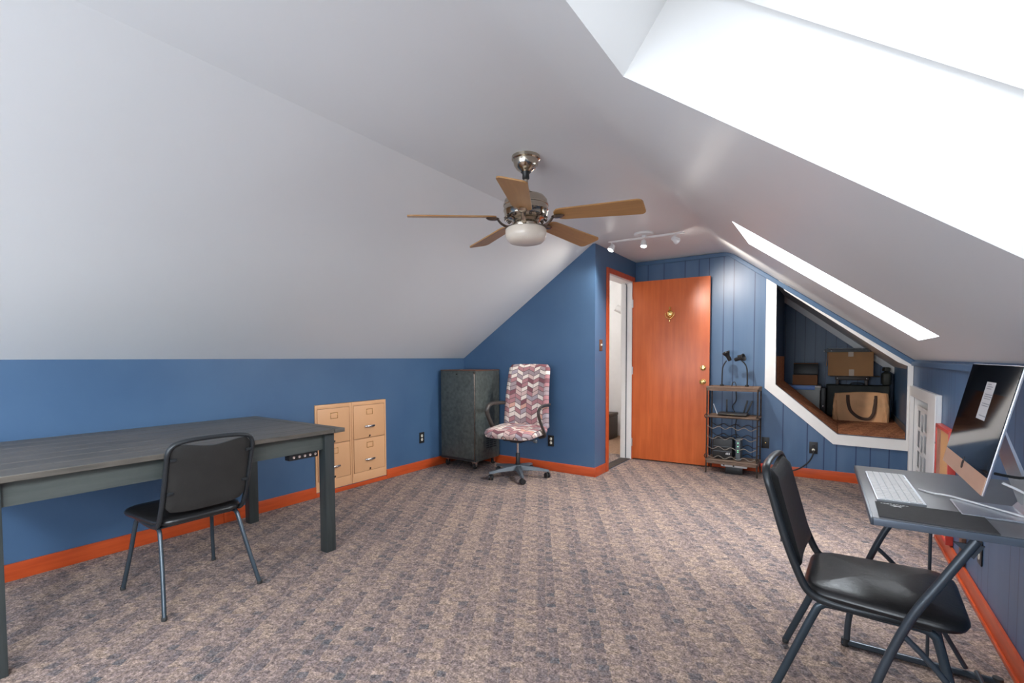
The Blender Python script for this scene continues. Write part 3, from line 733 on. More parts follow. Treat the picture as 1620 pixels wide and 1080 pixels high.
for k in range(5):
    a = R(-133+85+72*k+13); x, y = .292*math.cos(a), .292*math.sin(a)
    w = MB().lathe([(.007, .028), (.007, .066)], (x, y, 0), None, 8)
    rot = RZ(math.degrees(a)+60+k*40) @ RX(90)
    for d in (-.014, .014): w.lathe([(.004, -.009), (.024, -.009), (.0275, -.005), (.0275, .005), (.024, .009), (.004, .009)], Vector((x, y, .0275))+(RZ(math.degrees(a)+60+k*40) @ Vector((0, d, 0))), rot, 20)
    w.build('caster', M['black_plastic'], t)

# ------------------------------------------------------------------ ceiling fan
t = thing('ceiling_fan', 'five-blade wooden ceiling fan with nickel motor and bowl light', 'ceiling fan', (-1.429, 2.238, ZC))
MB().lathe([(.0, -.085), (.028, -.085), (.034, -.078), (.052, -.066), (.066, -.045), (.070, -.022), (.078, -.016), (.078, 0)], (0, 0, 0), None, 40).build('canopy', M['nickel'], t)
MB().lathe([(.014, -.125), (.020, -.118), (.019, -.095), (.026, -.085), (.026, -.078)], (0, 0, 0), None, 24).build('coupler', M['black_plastic'], t)
MB().lathe([(.0125, -.22), (.0125, -.12)], (0, 0, 0), None, 20).build('downrod', M['nickel'], t)
mo = MB().lathe([(.0, -.375), (.060, -.375), (.070, -.368), (.078, -.352), (.086, -.345), (.110, -.338), (.118, -.325), (.121, -.300), (.124, -.298), (.124, -.290), (.121, -.287), (.122, -.272), (.125, -.270), (.125, -.262), (.121, -.259), (.118, -.240), (.104, -.222), (.075, -.210), (.045, -.204), (.030, -.200), (.026, -.185), (.014, -.18)], (0, 0, 0), None, 48).build('motor_housing', M['nickel'], t, ang=50)
w = MB()
for k in range(16):
    a = 2*math.pi*k/16; MB().box((.112*math.cos(a), .112*math.sin(a), -.338), (.020, .012, .016), .003, RZ(math.degrees(a)) @ RY(35)).build('vent_slot', M['bronze_dark'], mo)
MB().lathe([(.04, -.392), (.078, -.392), (.082, -.386), (.082, -.372), (.05, -.368)], (0, 0, 0), None, 40).build('light_fitter', M['nickel'], t)
MB().lathe([(.0, -.478), (.060, -.476), (.092, -.468), (.108, -.452), (.114, -.430), (.114, -.402), (.108, -.393), (.095, -.390)], (0, 0, 0), None, 48).build('light_bowl', M['opal'], t, ang=60)
for k in range(5):
    a = 9+72*k; Mz = RZ(a)
    # arm
    arm = MB().tube([(.070, .0, -.375), (.105, .0, -.386), (.138, .0, -.372), (.158, 0, -.350)], .007, 10, sub=4, flat=(.006, .012))
    arm.lathe([(.0, -.010), (.018, -.008), (.026, .0), (.018, .006), (.0, .008)], (.187, 0, -.346), Matrix.Diagonal((1.45, 1.0, 1, 1)), 20)
    arm.bm.transform(Mz); arm.build('blade_arm', M['bronze_dark' if k in (0, 1, 3) else 'nickel'], t)
    # blade: rounded outline, pitched
    pts = []
    L0, L1, w0, w1 = .165, .645, .054, .070
    for q_ in range(7):
        u = R(90+180*q_/6); pts.append((L0+.05+.05*math.cos(u), w0*math.sin(u)))
    cr = .03
    for (cx, cy, st) in ((L1-cr, -w1+cr, 270), (L1-cr, w1-cr, 0)):
        for q_ in range(6): u = R(st+90*q_/5); pts.append((cx+cr*math.cos(u), cy+cr*math.sin(u)))
    bl = MB().prism(pts, 'Z', -.0035, .0035)
    bl.bm.transform(Matrix.Rotation(R(-13), 4, 'X'))
    bl.bm.transform(Matrix.Rotation(R(2.6), 4, 'Y'))
    bl.bm.transform(Matrix.Translation((0, 0, -.328)))
    o = bl.build('fan_blade', M['blade_wood'], t, smooth=False); o.rotation_euler = (0, 0, R(a))

# ------------------------------------------------------------------ track light
t = thing('track_light', 'white three-head track light on the ceiling before the door', 'track light', (-1.43, 4.20, ZC))
MB().lathe([(.03, -.020), (.078, -.016), (.084, -.010), (.084, 0)], (0, 0, 0), None, 36).build('ceiling_plate', M['white_plastic'], t)
MB().tube([(-.335, .0, -.030), (.335, .03, -.030)], .006, 8).tube([(-.335, .05, -.026), (.335, .08, -.026)], .006, 8).lathe([(.02, -.04), (.02, -.015)], (0, 0, 0), None, 16).build('rail', M['white_plastic'], t)
for (x, y, dx, dy, dz, pw) in ((-.305, .01, -.30, -.45, -.8, 10), (-.005, .015, .05, -.25, -.95, 22), (.27, .03, .46, .78, -.46, 28)):
    d = Vector((dx, dy, dz)).normalized(); hp = Vector((x, y, -.085))
    h = MB().tube([(x, y, -.03), (x, y, -.075)], .005, 8)
    rot = (-d).to_track_quat('Z', 'Y').to_matrix().to_4x4()
    h.lathe([(.018, .030), (.022, .026), (.024, .005), (.030, -.018), (.031, -.028), (.026, -.028), (.022, -.020)], hp, rot, 24)
    o = h.build('spot_head', M['white_plastic'], t)
    bp = hp+d*.027
    MB().lathe([(0, .004), (.014, .003), (.020, -.002), (.0, -.008)], bp, rot, 20).build('bulb', M['bulb'], o)
    lamp('track_spot', 'SPOT', Vector((-1.43, 4.20, ZC))+bp+d*.03, pw*2.2, (1, .90, .80), Vector((-1.43, 4.20, ZC))+bp+d, shadow_soft_size=.03, spot_size=R(80 if pw == 28 else 150), spot_blend=1.0)

# ------------------------------------------------------------------ open door
hinge = Vector((XA+.012, 5.308, 0)); free = Vector((-1.098, 5.352, 0)); dv = free-hinge; dw = dv.length
t = bpy.data.objects.new('door_1', None); COL.objects.link(t); t.location = hinge; t.rotation_euler = (0, 0, math.atan2(dv.y, dv.x)); t['kind'] = 'structure'; t['label'] = 'orange stained flush door standing open'
MB().b(0, dw, 0, .036, .012, 2.045, .002).build('door_panel', M['door_wood'], t)
for nm, z, r in (('deadbolt', 1.068, .026), ('door_knob', .918, .030)):
    if nm == 'deadbolt': MB().lathe([(.020, 0), (.030, .002), (.029, .010), (.020, .016), (.010, .018), (.010, .015), (0, .015)], (dw-.062, 0, z), RX(90), 28).build(nm, M['brass'], t)
    else: MB().lathe([(.020, 0), (.033, .002), (.032, .008), (.014, .012), (.013, .028), (.026, .036), (.031, .048), (.027, .060), (.014, .066), (0, .067)], (dw-.062, 0, z), RX(90), 28).build(nm, M['brass'], t)
kx = dw*.500; kz = 1.662
k = MB().lathe([(0, .020), (.016, .018), (.030, .010), (.034, .004), (.034, 0)], (kx, 0, kz), RX(90) @ Matrix.Diagonal((1, 1.25, 1, 1)), 28)
k.lathe([(.004, -.012), (.014, -.006), (.008, .002), (.013, .010), (.014, .017), (.008, .024), (0, .028)], (kx, -.010, kz+.055), None, 20)
k.box((kx, -.022, kz+.006), (.012, .010, .018), .003).box((kx-.012, -.018, kz+.012), (.008, .006, .006), .002).box((kx+.012, -.018, kz+.012), (.008, .006, .006), .002).box((kx, -.019, kz-.014), (.018, .006, .006), .002)
ko = k.build('door_knocker', M['brass'], t)
ring = [(kx-.046, -.012, kz+.012), (kx-.047, -.018, kz-.010), (kx-.030, -.022, kz-.040), (kx, -.024, kz-.054), (kx+.030, -.022, kz-.040), (kx+.047, -.018, kz-.010), (kx+.046, -.012, kz+.012)]
MB().tube(ring, .005, 10, sub=5).lathe([(0, -.022), (.005, -.018), (.008, -.010), (.006, 0), (.009, .008), (0, .012)], (kx, -.012, kz-.072), None, 14).build('ring', M['brass'], ko)
for z in (.20, 1.03, 1.80):
    MB().lathe([(.007, -.045), (.007, .045)], (-.003, -.004, z), None, 10).b(-.030, -.004, -.002, .001, z-.045, z+.045).build('hinge', M['aluminium'], t)

# ------------------------------------------------------------------ rattan and metal rack
rx, ry = -.835, 5.235
t = thing('storage_rack', 'small brown metal and rattan rack between the door and the alcove', 'rack', (rx, ry, 0))
hw, hd = .232, .12
for sx in (-1, 1):
    for sy in (-1, 1):
        MB().tube([(sx*hw*1.02, sy*hd*1.04, 0), (sx*hw, sy*hd, .10), (sx*hw, sy*hd, .875)], .0075, 8).build('post', M['rack_metal'], t)
def shelf(z, th, skirt):
    w = MB()
    for k in range(13): w.tube([(-hw+.012, -hd+.01+k*(2*hd-.02)/12, z), (hw-.012, -hd+.01+k*(2*hd-.02)/12, z)], .0095, 6)
    for sy in (-1, 1): w.tube([(-hw-.006, sy*hd, z+.004), (hw+.006, sy*hd, z+.004)], .011, 8); 
    for sx in (-1, 1): w.tube([(sx*hw, -hd-.004, z+.004), (sx*hw, hd+.004, z+.004)], .011, 8)
    if skirt:
        for sy in (-1, 1): w.b(-hw, hw, sy*hd-.006, sy*hd+.006, z-.030, z, .002)
        for sx in (-1, 1): w.b(sx*hw-.006, sx*hw+.006, -hd, hd, z-.030, z, .002)
    w.build('shelf', M['rattan'], t)
shelf(.872, .02, True); shelf(.575, .02, False); shelf(.130, .02, True)
for z in (.470, .365, .262, .170):
    for sy in (-1, 1):
        pts = [(-hw+2*hw*k/48, sy*hd, z+.013*math.cos(k/48*2*math.pi*4)) for k in range(49)]
        MB().tube(pts, .0038, 6).build('wavy_bottle_rail', M['rail'] if sy < 0 else M['rack_metal'], t)
w = MB()
for sx in (-1, 1):
    for z in (.56, .15):
        MB().tube([(sx*(hw+.004), -hd-.012, z), (sx*(hw+.018), -hd-.014, z+.02), (sx*(hw+.006), -hd-.012, z+.042), (sx*(hw-.012), -hd-.012, z+.03)], .005, 8, sub=4).build('scroll_bracket', M['rack_metal'], t)
# router
t = thing('router', 'flat dark router with three black antennas on the rack middle shelf', 'router', (rx-.0, ry, .590))
MB().box((-.005, 0, .014), (.27, .16, .022), .009).build('body', M['armrest'], t)
for x, lean in ((-.075, 0), (.085, 14), (.115, 20), ): MB().box((x+math.sin(R(lean))*.07, .055, .085), (.016, .010, .14), .004, RY(lean)).build('antenna', M['black_plastic'], t)
w = MB()
for k in range(5): w.b(-.045+k*.014, -.040+k*.014, -.0822, -.0795, .011, .015)
w.build('status_light', M['brass'], t)
t = thing('backup_battery', 'black battery backup box on the lowest rack shelf', 'battery backup', (rx-.09, ry, .1455))
MB().box((0, 0, .105), (.19, .15, .21), .014).build('body', M['black_plastic'], t)
MB().b(-.085, .085, -.0775, -.0745, .075, .082).b(-.085, .085, -.0775, -.0745, .125, .13).build('seam', M['grey_plastic'], t)
w = MB()
for k, x in enumerate((.035, .044, .052, .062, .068)): w.b(x, x+.005, -.0766, -.0745, .052, .064+(k % 2)*.006)
w.b(.032, .072, -.0766, -.0745, .048, .050); w.build('badge', M['print_white'], t)
t = thing('modem', 'upright slim grey modem with green lights on the lowest rack shelf', 'modem', (rx+.058, ry-.02, .1455))
MB().box((0, 0, .11), (.044, .14, .22), .007).build('body', M['grey_plastic'], t)
w = MB()
for z in (.175, .14, .10, .085): w.b(-.004, .004, -.0718, -.0695, z, z+.006)
w.build('status_light', M['led'], t)
t = thing('power_strip', 'white power strip lying under the rack', 'power strip', (rx+.02, ry-.05, 0))
MB().box((0, 0, .085), (.24, .05, .03), .006, None).build('body', M['white_plastic'], t)
MB().box((0, 0, .035), (.16, .04, .07), .004).build('stand', M['black_plastic'], t)
w = MB()
for k in range(2): w.b(-.10+k*.09, -.085+k*.09, -.0262, -.0245, .078, .090)
w.build('socket', M['black_plastic'], t)
w = MB(); w.tube([(rx-.19, ry-.02, .70), (rx-.145, ry-.05, .596)], .004, 6)
tag(w.build('antenna_rod', M['aluminium']), 'thin silver rod leaning at the left of the rack middle shelf', 'rod')
tag(MB().tube([(rx+.0, ry+.09, .88), (rx+.005, ry+.11, .74), (rx-.03, ry+.112, .67), (rx-.0, ry+.10, .60)], .005, 8, sub=6).tube([(rx+.02, ry+.10, .57), (rx+.0, ry+.11, .45), (rx+.02, ry+.105, .30), (rx+.01, ry+.10, .16)], .005, 8, sub=6).build('cable', M['rubber_black']), 'black cables hanging down the back of the rack', 'cable')
# two goosenecks
tz = .886
def goose(pts, head, hdir, label):
    t = thing('gooseneck_lamp', label, 'lamp', (pts[0][0], pts[0][1], tz), 0)
    o = Vector((pts[0][0], pts[0][1], tz))
    MB().tube([Vector(p)-o for p in pts], .0062, 10, sub=6).lathe([(.018, 0), (.018, .012), (.010, .016)], (0, 0, 0), None, 16).build('flexible_neck', M['black_plastic'], t)
    d = Vector(hdir).normalized(); rot = d.to_track_quat('Z', 'Y').to_matrix().to_4x4(); h = Vector(head)-o
    MB().lathe([(0, -.050), (.017, -.048), (.020, -.030), (.019, .0), (.024, .012), (.036, .036), (.038, .048), (.030, .048), (.014, .020), (0, .020)], h, rot, 24).build('lamp_shade', M['black_plastic'], t)
    MB().box(h+Vector((0, -.02, .02)), (.012, .030, .030), .003, rot).build('clip', M['black_plastic'], t)
Yg = ry+.03
goose([(-.955, Yg, tz), (-.955, Yg, .98), (-.948, Yg, 1.08), (-.915, Yg, 1.145)], (-.900, Yg-.01, 1.19), (-.35, -.25, .80), 'black gooseneck clip lamp on the rack, left one')
goose([(-.720, Yg, tz), (-.718, Yg, .98), (-.730, Yg, 1.09), (-.775, Yg, 1.150)], (-.792, Yg-.01, 1.168), (.85, -.3, .26), 'black gooseneck clip lamp on the rack, right one')
tag(MB().tube([(rx-.02, ry, tz+.0), (rx-.015, ry, tz+.035), (rx+.01, ry, tz+.04), (rx+.02, ry, tz+.0)], .004, 8, sub=5).build('cable_loop', M['rubber_black']), 'small black cable loop standing on the rack top', 'cable')

# ------------------------------------------------------------------ alcove contents
t = thing('storage_bin', 'clear plastic storage bin with blue and white lid in the alcove', 'storage bin', (-.335, 6.98, AZ))
w = MB(); bx_, by_ = .20, .17
for (x0, x1, y0, y1) in ((-bx_, bx_, -by_, -by_+.004), (-bx_, bx_, by_-.004, by_), (-bx_, -bx_+.004, -by_+.004, by_-.004), (bx_-.004, bx_, -by_+.004, by_-.004)): w.b(x0, x1, y0, y1, .002, .375)
w.b(-bx_, bx_, -by_, by_, 0, .004); w.b(-bx_-.008, bx_+.008, -by_-.008, -by_, .345, .372, .002)
w.build('tub', M['clear'], t, smooth=False)
MB().b(-bx_-.012, bx_+.012, -by_-.012, by_+.012, .376, .398, .006).build('lid', M['white_plastic'], t)
MB().b(-bx_+.06, bx_-.05, -by_-.020, -by_-.012, .350, .398, .004).b(-bx_+.05, bx_-.03, -by_-.008, by_+.008, .3985, .402).build('latch', M['blue_plastic'], t)
MB().b(-.16, -.04, -.13, .12, .006, .28, .004).b(-.02, .05, -.12, .10, .006, .33, .004).b(.06, .17, -.13, .12, .006, .24, .004).build('contents', M['print_grey'], t)
t = thing('open_box', 'small brown box with raised black lid on the clear storage bin', 'box', (-.295, 6.96, AZ+.4025))
w = MB(); w.b(-.13, .13, -.10, -.095, 0, .125); w.b(-.13, .13, .095, .10, 0, .125); w.b(-.13, -.125, -.095, .095, 0, .125); w.b(.125, .13, -.095, .095, 0, .125); w.b(-.13, .13, -.10, .10, 0, .004)
w.build('box_base', M['cardboard_dark'], t)
MB().box((0, .108, .19), (.265, .012, .15), .003, RX(-8)).build('lid', M['black_plastic'], t)
MB().b(-.125, .125, -.093, .093, .005, .135, .02).build('contents', M['black_plastic'], t)
MB().box((0, .100, .266), (.262, .03, .010), .002).build('lid_edge', M['cardboard_dark'], t)
t = thing('suitcase', 'dark hard suitcase lying upright behind the tan bag in the alcove', 'suitcase', (.240, 7.20, AZ))
MB().b(-.315, .315, -.085, .10, .012, .405, .02, 3).build('shell', M['suitcase'], t)
MB().b(-.317, .317, .003, .011, .013, .4055, .001).build('seam', M['black_plastic'], t)
MB().tube([(-.06, 0, .404), (-.055, 0, .425), (.055, 0, .425), (.06, 0, .404)], .006, 8, sub=3).build('handle', M['black_plastic'], t)
MB().b(-.27, -.21, -.06, .07, 0, .012).b(.21, .27, -.06, .07, 0, .012).build('foot', M['rubber_black'], t)
t = thing('black_case', 'small black case standing between the storage bin and the suitcase', 'case', (-.110, 7.02, AZ))
MB().b(-.02, .035, -.12, .12, 0, .37, .012).build('body', M['black_plastic'], t)
MB().lathe([(.008, 0), (.008, .012), (.004, .014)], (.008, -.12, .15), RX(90), 12).build('latch', M['chrome'], t)
# kraft bag
t = thing('tote_bag', 'large tan kraft bag with dark brown handles in front of the suitcase', 'bag', (.268, 6.92, AZ))
rr = []
for i in range(13):
    f = i/12; z = .325*f
    bulge = 1+.05*math.sin(f*math.pi)
    ring = []
    for a in range(48):
        th = 2*math.pi*a/48; cx_, sx_ = math.cos(th), math.sin(th)
        px = abs(cx_)**.35*(1 if cx_ > 0 else -1); py = abs(sx_)**.35*(1 if sx_ > 0 else -1)
        hx_ = .262*bulge*(1-.06*f); hy_ = .115*(1-.55*f**1.5)
        rp = .006*math.sin(a*1.7+f*5)+.004*math.sin(a*.9+f*11)
        ring.append((px*hx_+rp, py*hy_+rp, z+(.012*math.sin(px*2.2+1) if i == 12 else 0)))
    rr.append(ring)
MB().rings(rr, True, False).build('bag_body', M['paper_bag'], t, ang=60)
MB().b(-.215, .215, -.012, .020, .24, .315, .006).build('contents', M['leather_brown'], t)
def handle(x0, x1, ysgn):
    s = MB(); y = ysgn
    path = [(x0, -.062, .300), (x0+.004, -.092, .22), (x0+.03, -.118, .12), (x0+.11, -.128, .045), (x0+.20, -.130, .035), (x1-.01, -.124, .09), (x1+.0, -.112, .15), (x1+.01, -.090, .22), (x1+.01, -.062, .300)]
    s.tube(path, .01, 8, sub=5, flat=(.0035, .017), up=(0, 1, 0)); return s
handle(-.125, .125, -1).build('handle', M['strap'], t)
# brown stand with cardboard box
t = thing('low_stand', 'small brown folding stand under the cardboard box in the alcove', 'stand', (.185, 7.20, AZ+.406))
MB().b(-.17, .17, -.095, .11, .060, .100, .004).build('top', M['leather_brown'], t)
for sx in (-1, 1): MB().b(sx*.145-.014, sx*.145+.014, -.085, -.060, 0, .060, .003).b(sx*.145-.014, sx*.145+.014, .075, .10, 0, .060, .003).build('leg', M['leather_brown'], t)
w = MB()
for sx in (-1, 1): w.lathe([(.006, 0), (.006, .004), (.003, .005)], (sx*.145, -.095, .08), RX(90), 12)
w.build('rivet', M['chrome'], t)
tag(MB().b(-.04, .46, 7.085, 7.33, AZ+.5065, AZ+.518, .003).build('board', M['rack_metal']), 'thin dark board between the brown stand and the cardboard box', 'board')
t = thing('cardboard_box', 'taped brown cardboard moving box at the top of the alcove pile', 'box', (.165, 7.20, AZ+.5185))
bz = .290
MB().b(-.225, .225, -.12, .13, 0, bz, .002).build('box_body', M['cardboard'], t)
MB().b(-.022, .030, -.1215, -.1195, bz-.055, bz+.001).b(-.012, .040, -.1215, -.1195, -.0, .078).build('tape', M['tape'], t)
MB().box((-.236, -.02, bz-.085), (.006, .20, .17), .001, RY(4)).build('flap', M['cardboard'], t)
t = thing('document_tray', 'open black tray of papers on top of the cardboard box', 'tray', (.135, 7.19, AZ+.5185+bz+.001))
MB().b(-.235, .215, -.12, .12, 0, .006).b(-.235, .215, .112, .12, .006, .040).b(-.235, -.228, -.12, .112, .006, .030).b(-.235, .215, -.12, -.112, .006, .034).build('tray_body', M['black_plastic'], t)
MB().box((-.0, .0, .046), (.40, .20, .006), .001, RZ(3)).box((.17, -.02, .026), (.11, .19, .004), .001, RY(24)).build('papers', M['print_white'], t)
MB().lathe([(.007, -.008), (.007, .008)], (-.238, -.121, .012), RX(90), 10).lathe([(.006, 0), (.006, .006)], (-.165, -.121, .015), RX(90), 10).build('clip', M['print_white'], t)
tag(MB().pad(.045, .09, 0, .15, .03, .02, .02, Matrix.Translation((.520, 7.20, AZ+.409))).box((.515, 7.14, AZ+.60), (.06, .10, .05), .015, RZ(12) @ RY(8)).build('dark_bundle', M['suitcase']), 'dark wrapped bundle in the alcove corner right of the boxes', 'bundle')

# ------------------------------------------------------------------ white lattice in the access opening
t = thing('lattice_panel', 'white slotted lattice panel leaning inside the low access opening', 'lattice', (XR+.022, (GY0+GY1)/2, .003))
lw, lh = (GY1-GY0)/2-.016, .765
slots = []
ncol, nrow = 5, 4
for i in range(ncol):
    y0 = -lw+.03+i*(2*lw-.06)/ncol+.018; y1 = y0+(2*lw-.06)/ncol-.036
    for j in range(nrow):
        z0 = .05+j*(lh-.08)/nrow+(.0 if i % 2 else .02); z1 = z0+(lh-.08)/nrow-.030
        slots.append([(y0, z0), (y1, z0), (y1, z1), (y0, z1)])
o = MB().prism([(-lw, 0), (lw, 0), (lw, lh), (-lw, lh)], 'X', -.0025, .0025, slots).build('lattice', M['white_trim'], t, smooth=False)
MB().b(-.008, -.003, -lw, lw, lh-.03, lh, .001).b(-.008, -.003, -lw, lw, 0, .03, .001).build('rail', M['white_trim'], t)

# ------------------------------------------------------------------ red-framed access hatch in the right wall
t = thing('access_hatch', 'red framed tan access hatch on the right wall next to the white lattice', 'hatch', (XR-.018, 3.825, .10))
fh, fw, ft = .655, .215, .0165
w = MB()
w.b(-ft, ft, -fw, -fw+.022, 0, fh, .002); w.b(-ft, ft, fw-.022, fw, 0, fh, .002); w.b(-ft, ft, -fw+.022, fw-.022, fh-.022, fh, .002); w.b(-ft, ft, -fw+.022, fw-.022, 0, .022, .002)
w.build('frame', M['red_paint'], t)
MB().b(-.010, .012, -fw+.022, .07, .022, fh-.022).build('panel', M['cardboard'], t)
MB().b(-.011, .012, .071, fw-.022, .022, fh-.022).build('side_panel', M['frame_panel'], t)
MB().tube([(-.012, -.05, .20), (-.034, -.05, .196), (-.040, -.05, .180), (-.026, -.05, .172)], .004, 8, sub=3).build('hook', M['rack_metal'], t)
for z in (.53, .33): MB().lathe([(.006, 0), (.006, .004), (.003, .005)], (-ft-.0, .19, z), RY(-90), 10).build('screw', M['chrome'], t)

# ------------------------------------------------------------------ folding computer desk
dX0, dX1, dY0, dY1, dZ = .083, .558, 1.613, 2.362, .742
t = thing('folding_desk', 'grey folding computer desk with curved legs by the right wall', 'desk', ((dX0+dX1)/2, (dY0+dY1)/2, 0), R(1.2))
gx, gy = (dX0+dX1)/2, (dY0+dY1)/2
hx, hy = (dX1-dX0)/2, (dY1-dY0)/2
MB().b(-hx+.006, hx-.006, -hy+.006, hy-.006, dZ-.018, dZ, .001).build('desktop', M['desk_top'], t)
w = MB()
w.b(-hx, hx, -hy, -hy+.010, dZ-.021, dZ-.001, .003); w.b(-hx, hx, hy-.010, hy, dZ-.021, dZ-.001, .003); w.b(-hx, -hx+.010, -hy, hy, dZ-.021, dZ-.001, .003); w.b(hx-.010, hx, -hy, hy, dZ-.021, dZ-.001, .003)
w.build('edge_rim', M['desk_rim'], t)
for sy in (-1, 1):
    y = sy*(hy-.022)
    X = lambda v: v-gx
    MB().tube([(X(.072), y, .018), (X(.078), y, .12), (X(.108), y, .275), (X(.172), y, .465), (X(.235), y, .590), (X(.300), y, dZ-.026)], .012, 12, sub=6, flat=(.0115, .0115)).build('curved_leg', M['desk_metal'], t)
    MB().tube([(X(.158), y, .430), (X(.235), y, .350), (X(.330), y, .215), (X(.430), y, .035)], .008, 10, sub=5).build('brace', M['desk_metal'], t)
    MB().tube([(X(.055), y, .014), (X(.525), y, .014)], .011, 10, flat=(.012, .014)).build('foot_rail', M['desk_metal'], t)
    for xx in (.068, .515): MB().lathe([(.014, 0), (.016, .004), (.015, .03)], (X(xx), y, 0), None, 12).build('foot_cap', M['rubber_black'], t)
    MB().prism([(X(.255), dZ-.038), (X(.315), dZ-.038), (X(.295), dZ-.075)], 'Y', y-.003, y+.003).build('gusset', M['desk_metal'], t)
MB().tube([(X(.320), hy-.022, dZ-.03), (X(.322), hy-.022, .016)], .0055, 8).build('support_rod', M['desk_metal'], t)
MB().tube([(X(.46), -hy+.022, .03), (X(.46), hy-.022, .03)], .008, 8).build('crossbar', M['desk_metal'], t)
# keyboard
t = thing('keyboard', 'white slim computer keyboard with numeric pad on the grey desk', 'keyboard', (.168, 2.008, dZ+.0005), R(1.5))
MB().prism([(-.0575, -.209), (.0575, -.209), (.0575, .209), (-.0575, .209)], 'Z', 0, .007).build('base', M['aluminium'], t, smooth=False)
for r_ in range(6):
    y = -.2055
    seq = {0: [1]*20, 1: [1]*13+[2]+[1]*5, 2: [1.5]+[1]*12+[1.5]+[1]*5, 3: [1.8]+[1]*11+[2.2]+[1]*5, 4: [2.3]+[1]*10+[1.7]+[1]*5, 5: [1, 1, 1, 1.3, 5.2, 1.3, 1, 1, 1, 1.2]+[2, 1, 2]}[r_]
    tot = sum(seq); x1 = -.0545+r_*.0183; d = .0163 if r_ else .0120
    x1 += .004 if r_ == 0 else 0
    w = MB()
    for q_ in seq:
        L = .411*q_/tot; w.b(-(x1), -(x1+d), -(y+.0013), -(y+L-.0013), .007, .0095, .0006, 1); y += L
    w.build('key_row', M['white_plastic'], t)
# mouse pad
t = thing('mouse_pad', 'dark grey mouse pad with small white logo along the near desk edge', 'mouse pad', (.228, 1.700, dZ+.0005))
MB().prism([(-.118, -.082), (.118, -.086), (.118, .086), (-.118, .084)], 'Z', 0, .0035, bev=.0012).build('mat', M['mousepad'], t)
w = MB()
x = -.105
for k in range(9): 
    L = .0045+.001*(k*7 % 3); w.b(x, x+L, .0655+.0, .0705+.001*(k % 2), .0035, .0039); x += L+.0018
w.prism([(-.085, .050), (-.072, .058), (-.066, .054), (-.052, .060), (-.062, .048), (-.058, .040), (-.068, .047), (-.078, .040), (-.074, .049)], 'Z', .0035, .0039)
w.build('logo', M['print_white'], t, smooth=False)
# all-in-one computer
zb, zt, xb, xt = .837, 1.158, .306, .372
yc = 1.848; hwid = .247
tilt = math.atan2(xt-xb, zt-zb)
t = thing('desktop_computer', 'silver all-in-one computer with black screen on the grey desk', 'computer', (.385, yc, dZ+.0008))
o0 = Vector((.385, yc, dZ+.0008))
Hs = math.hypot(xt-xb, zt-zb)
Mt = Matrix.Translation(Vector((xb, yc, zb))-o0) @ Matrix.Rotation(tilt, 4, 'Y')     # local z up the screen, -x out of the glass
tb = bmesh.new()
w = MB(); w.b(0, .006, -hwid, hwid, 0, Hs, .002); 
rr = []
for (d, ins) in ((.006, .002), (.012, .03), (.022, .08), (.030, .13)): rr.append([(d, -hwid+ins, ins*.8), (d, hwid-ins, ins*.8), (d, hwid-ins, Hs-ins*.8), (d, -hwid+ins, Hs-ins*.8)])
w.rings(rr); w.bm.transform(Mt); disp = w.build('display_housing', M['aluminium'], t, ang=30)
ch_h = .047
w = MB(); w.b(-.0015, -.0002, -hwid+.002, hwid-.002, ch_h, Hs-.002); w.bm.transform(Mt); w.build('screen', M['screen'], disp, smooth=False)
w = MB(); w.b(-.0015, -.0002, -hwid+.002, hwid-.002, .001, ch_h-.0005); w.bm.transform(Mt); w.build('chin', M['chin'], disp, smooth=False)
w = MB(); w.prism([(-.009, .026), (-.004, .023), (0, .025), (.004, .023), (.009, .027), (.012, .036), (.010, .044), (.004, .047), (0, .0455), (-.005, .047), (-.010, .043), (-.0085, .036), (-.011, .030)], 'X', -.0022, -.0014)
w.prism([(-.002, .0485), (.004, .050), (.005, .056), (0, .0545)], 'X', -.0022, -.0014)
w.bm.transform(Mt); w.build('emblem', M['black_plastic'], disp, smooth=False)
# sheet of paper on the screen
w = MB(); w.b(-.0022, -.0016, -.075, .013, .172, .278); w.bm.transform(Mt @ Matrix.Translation((0, -.0, 0))); nt_ = w.build('paper_note', M['print_white'], disp, smooth=False); nt_['label'] = 'white printed note on the black screen'
w = MB()
for k, (z, a, b_) in enumerate(((.270, -.04, -.005), (.264, -.06, -.005), (.258, -.05, -.005), (.242, -.08, -.005), (.236, -.08, -.005), (.230, -.07, -.005), (.216, -.08, -.005), (.210, -.07, -.005), (.182, -.08, -.01))): w.b(-.0026, -.0021, a, b_, z, z+.0022)
w.bm.transform(Mt); w.build('printed_line', M['print_grey'], disp, smooth=False)
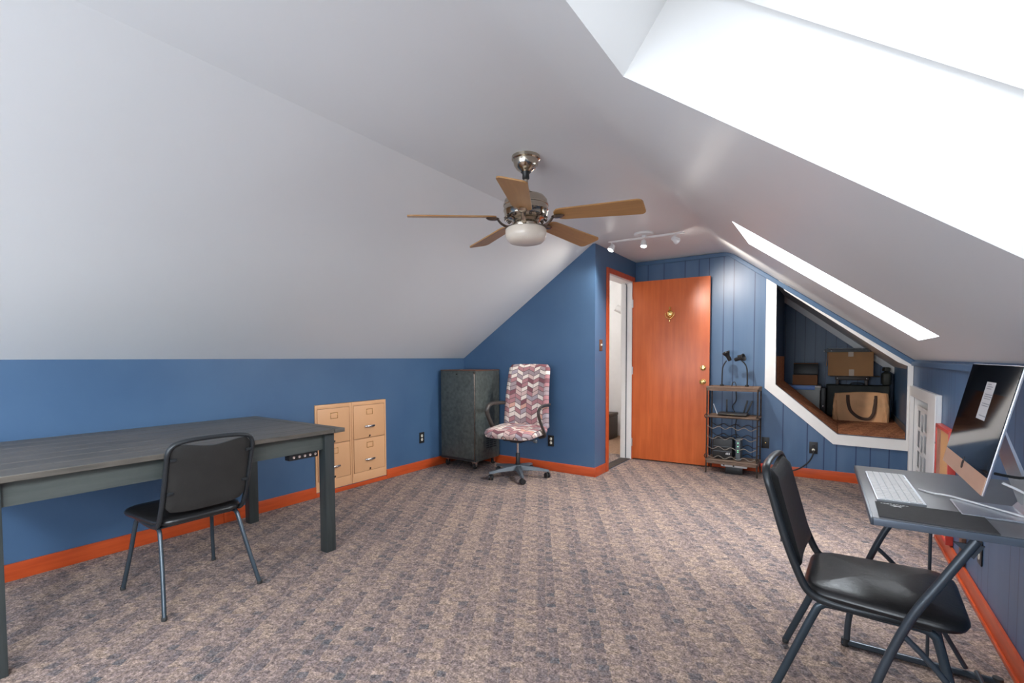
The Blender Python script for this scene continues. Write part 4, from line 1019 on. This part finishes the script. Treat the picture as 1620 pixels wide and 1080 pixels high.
# stand
MB().prism([(-.085, -.085), (.06, -.085), (.06, .085), (-.085, .085)], 'Z', 0, .005, bev=.0015).build('stand_foot', M['aluminium'], t)
hb = Mt @ Vector((.030, 0, Hs*.55))
w = MB(); w.rings([[(hb.x-.004, -.085, hb.z+.012), (hb.x-.004, .085, hb.z+.012), (hb.x+.0, .085, hb.z-.012), (hb.x+.0, -.085, hb.z-.012)],
                   [(.068, -.085, .030), (.068, .085, .030), (.060, .085, .020), (.060, -.085, .020)], [(.066, -.085, .004), (.066, .085, .004), (.050, .085, .0055), (.050, -.085, .0055)]])
w.build('stand_arm', M['aluminium'], t, ang=50)
tag(MB().tube([(.238, 2.020, dZ+.004), (.27, 1.985, dZ+.004), (.304, 1.951, dZ+.009), (.356, 1.890, dZ+.010), (.43, 1.800, dZ+.010), (.50, 1.72, dZ+.006), (.545, 1.66, dZ+.004)], .0028, 8, sub=6).build('charging_cable', M['white_plastic']), 'thin white cable crossing the computer stand foot', 'cable')
tag(MB().tube([(.350, 1.64, .868), (.40, 1.645, .84), (.44, 1.66, .79), (.50, 1.68, dZ+.012), (.545, 1.70, dZ+.006)], .0032, 8, sub=6).build('power_cable', M['white_plastic']), 'white power cable drooping behind the computer display', 'cable')
tag(MB().tube([(.352, 1.72, .875), (.40, 1.73, .868), (.455, 1.735, .872), (.545, 1.76, .80), (.552, 1.78, dZ+.01)], .0036, 8, sub=6).build('video_cable', M['rubber_black']), 'short black cable behind the computer display', 'cable')

# ------------------------------------------------------------------ hall contents
t = thing('storage_ottoman', 'dark brown leather storage cube in the hall beyond the doorway', 'ottoman', (-2.83, 6.50, 0))
MB().b(-.19, .19, -.17, .17, 0, .33, .012).build('base', M['leather_brown'], t)
MB().b(-.195, .195, -.175, .175, .3305, .372, .012, 3).build('lid', M['leather_brown'], t)
t = thing('wall_spotlight', 'white round spotlight on the hall wall beyond the doorway', 'spotlight', (-2.60, HY1, 1.90))
MB().lathe([(.04, 0), (.04, .02)], (0, -.001, .02), RX(90), 20).tube([(0, -.02, .02), (0, -.08, .03)], .008, 8).build('bracket', M['white_plastic'], t)
MB().lathe([(0, -.09), (.045, -.09), (.05, -.08), (.05, .05), (.055, .06), (.045, .06), (.04, .0)], (-.03, -.12, -.01), RY(-60) @ RX(20), 24).build('lamp_shade', M['white_plastic'], t)
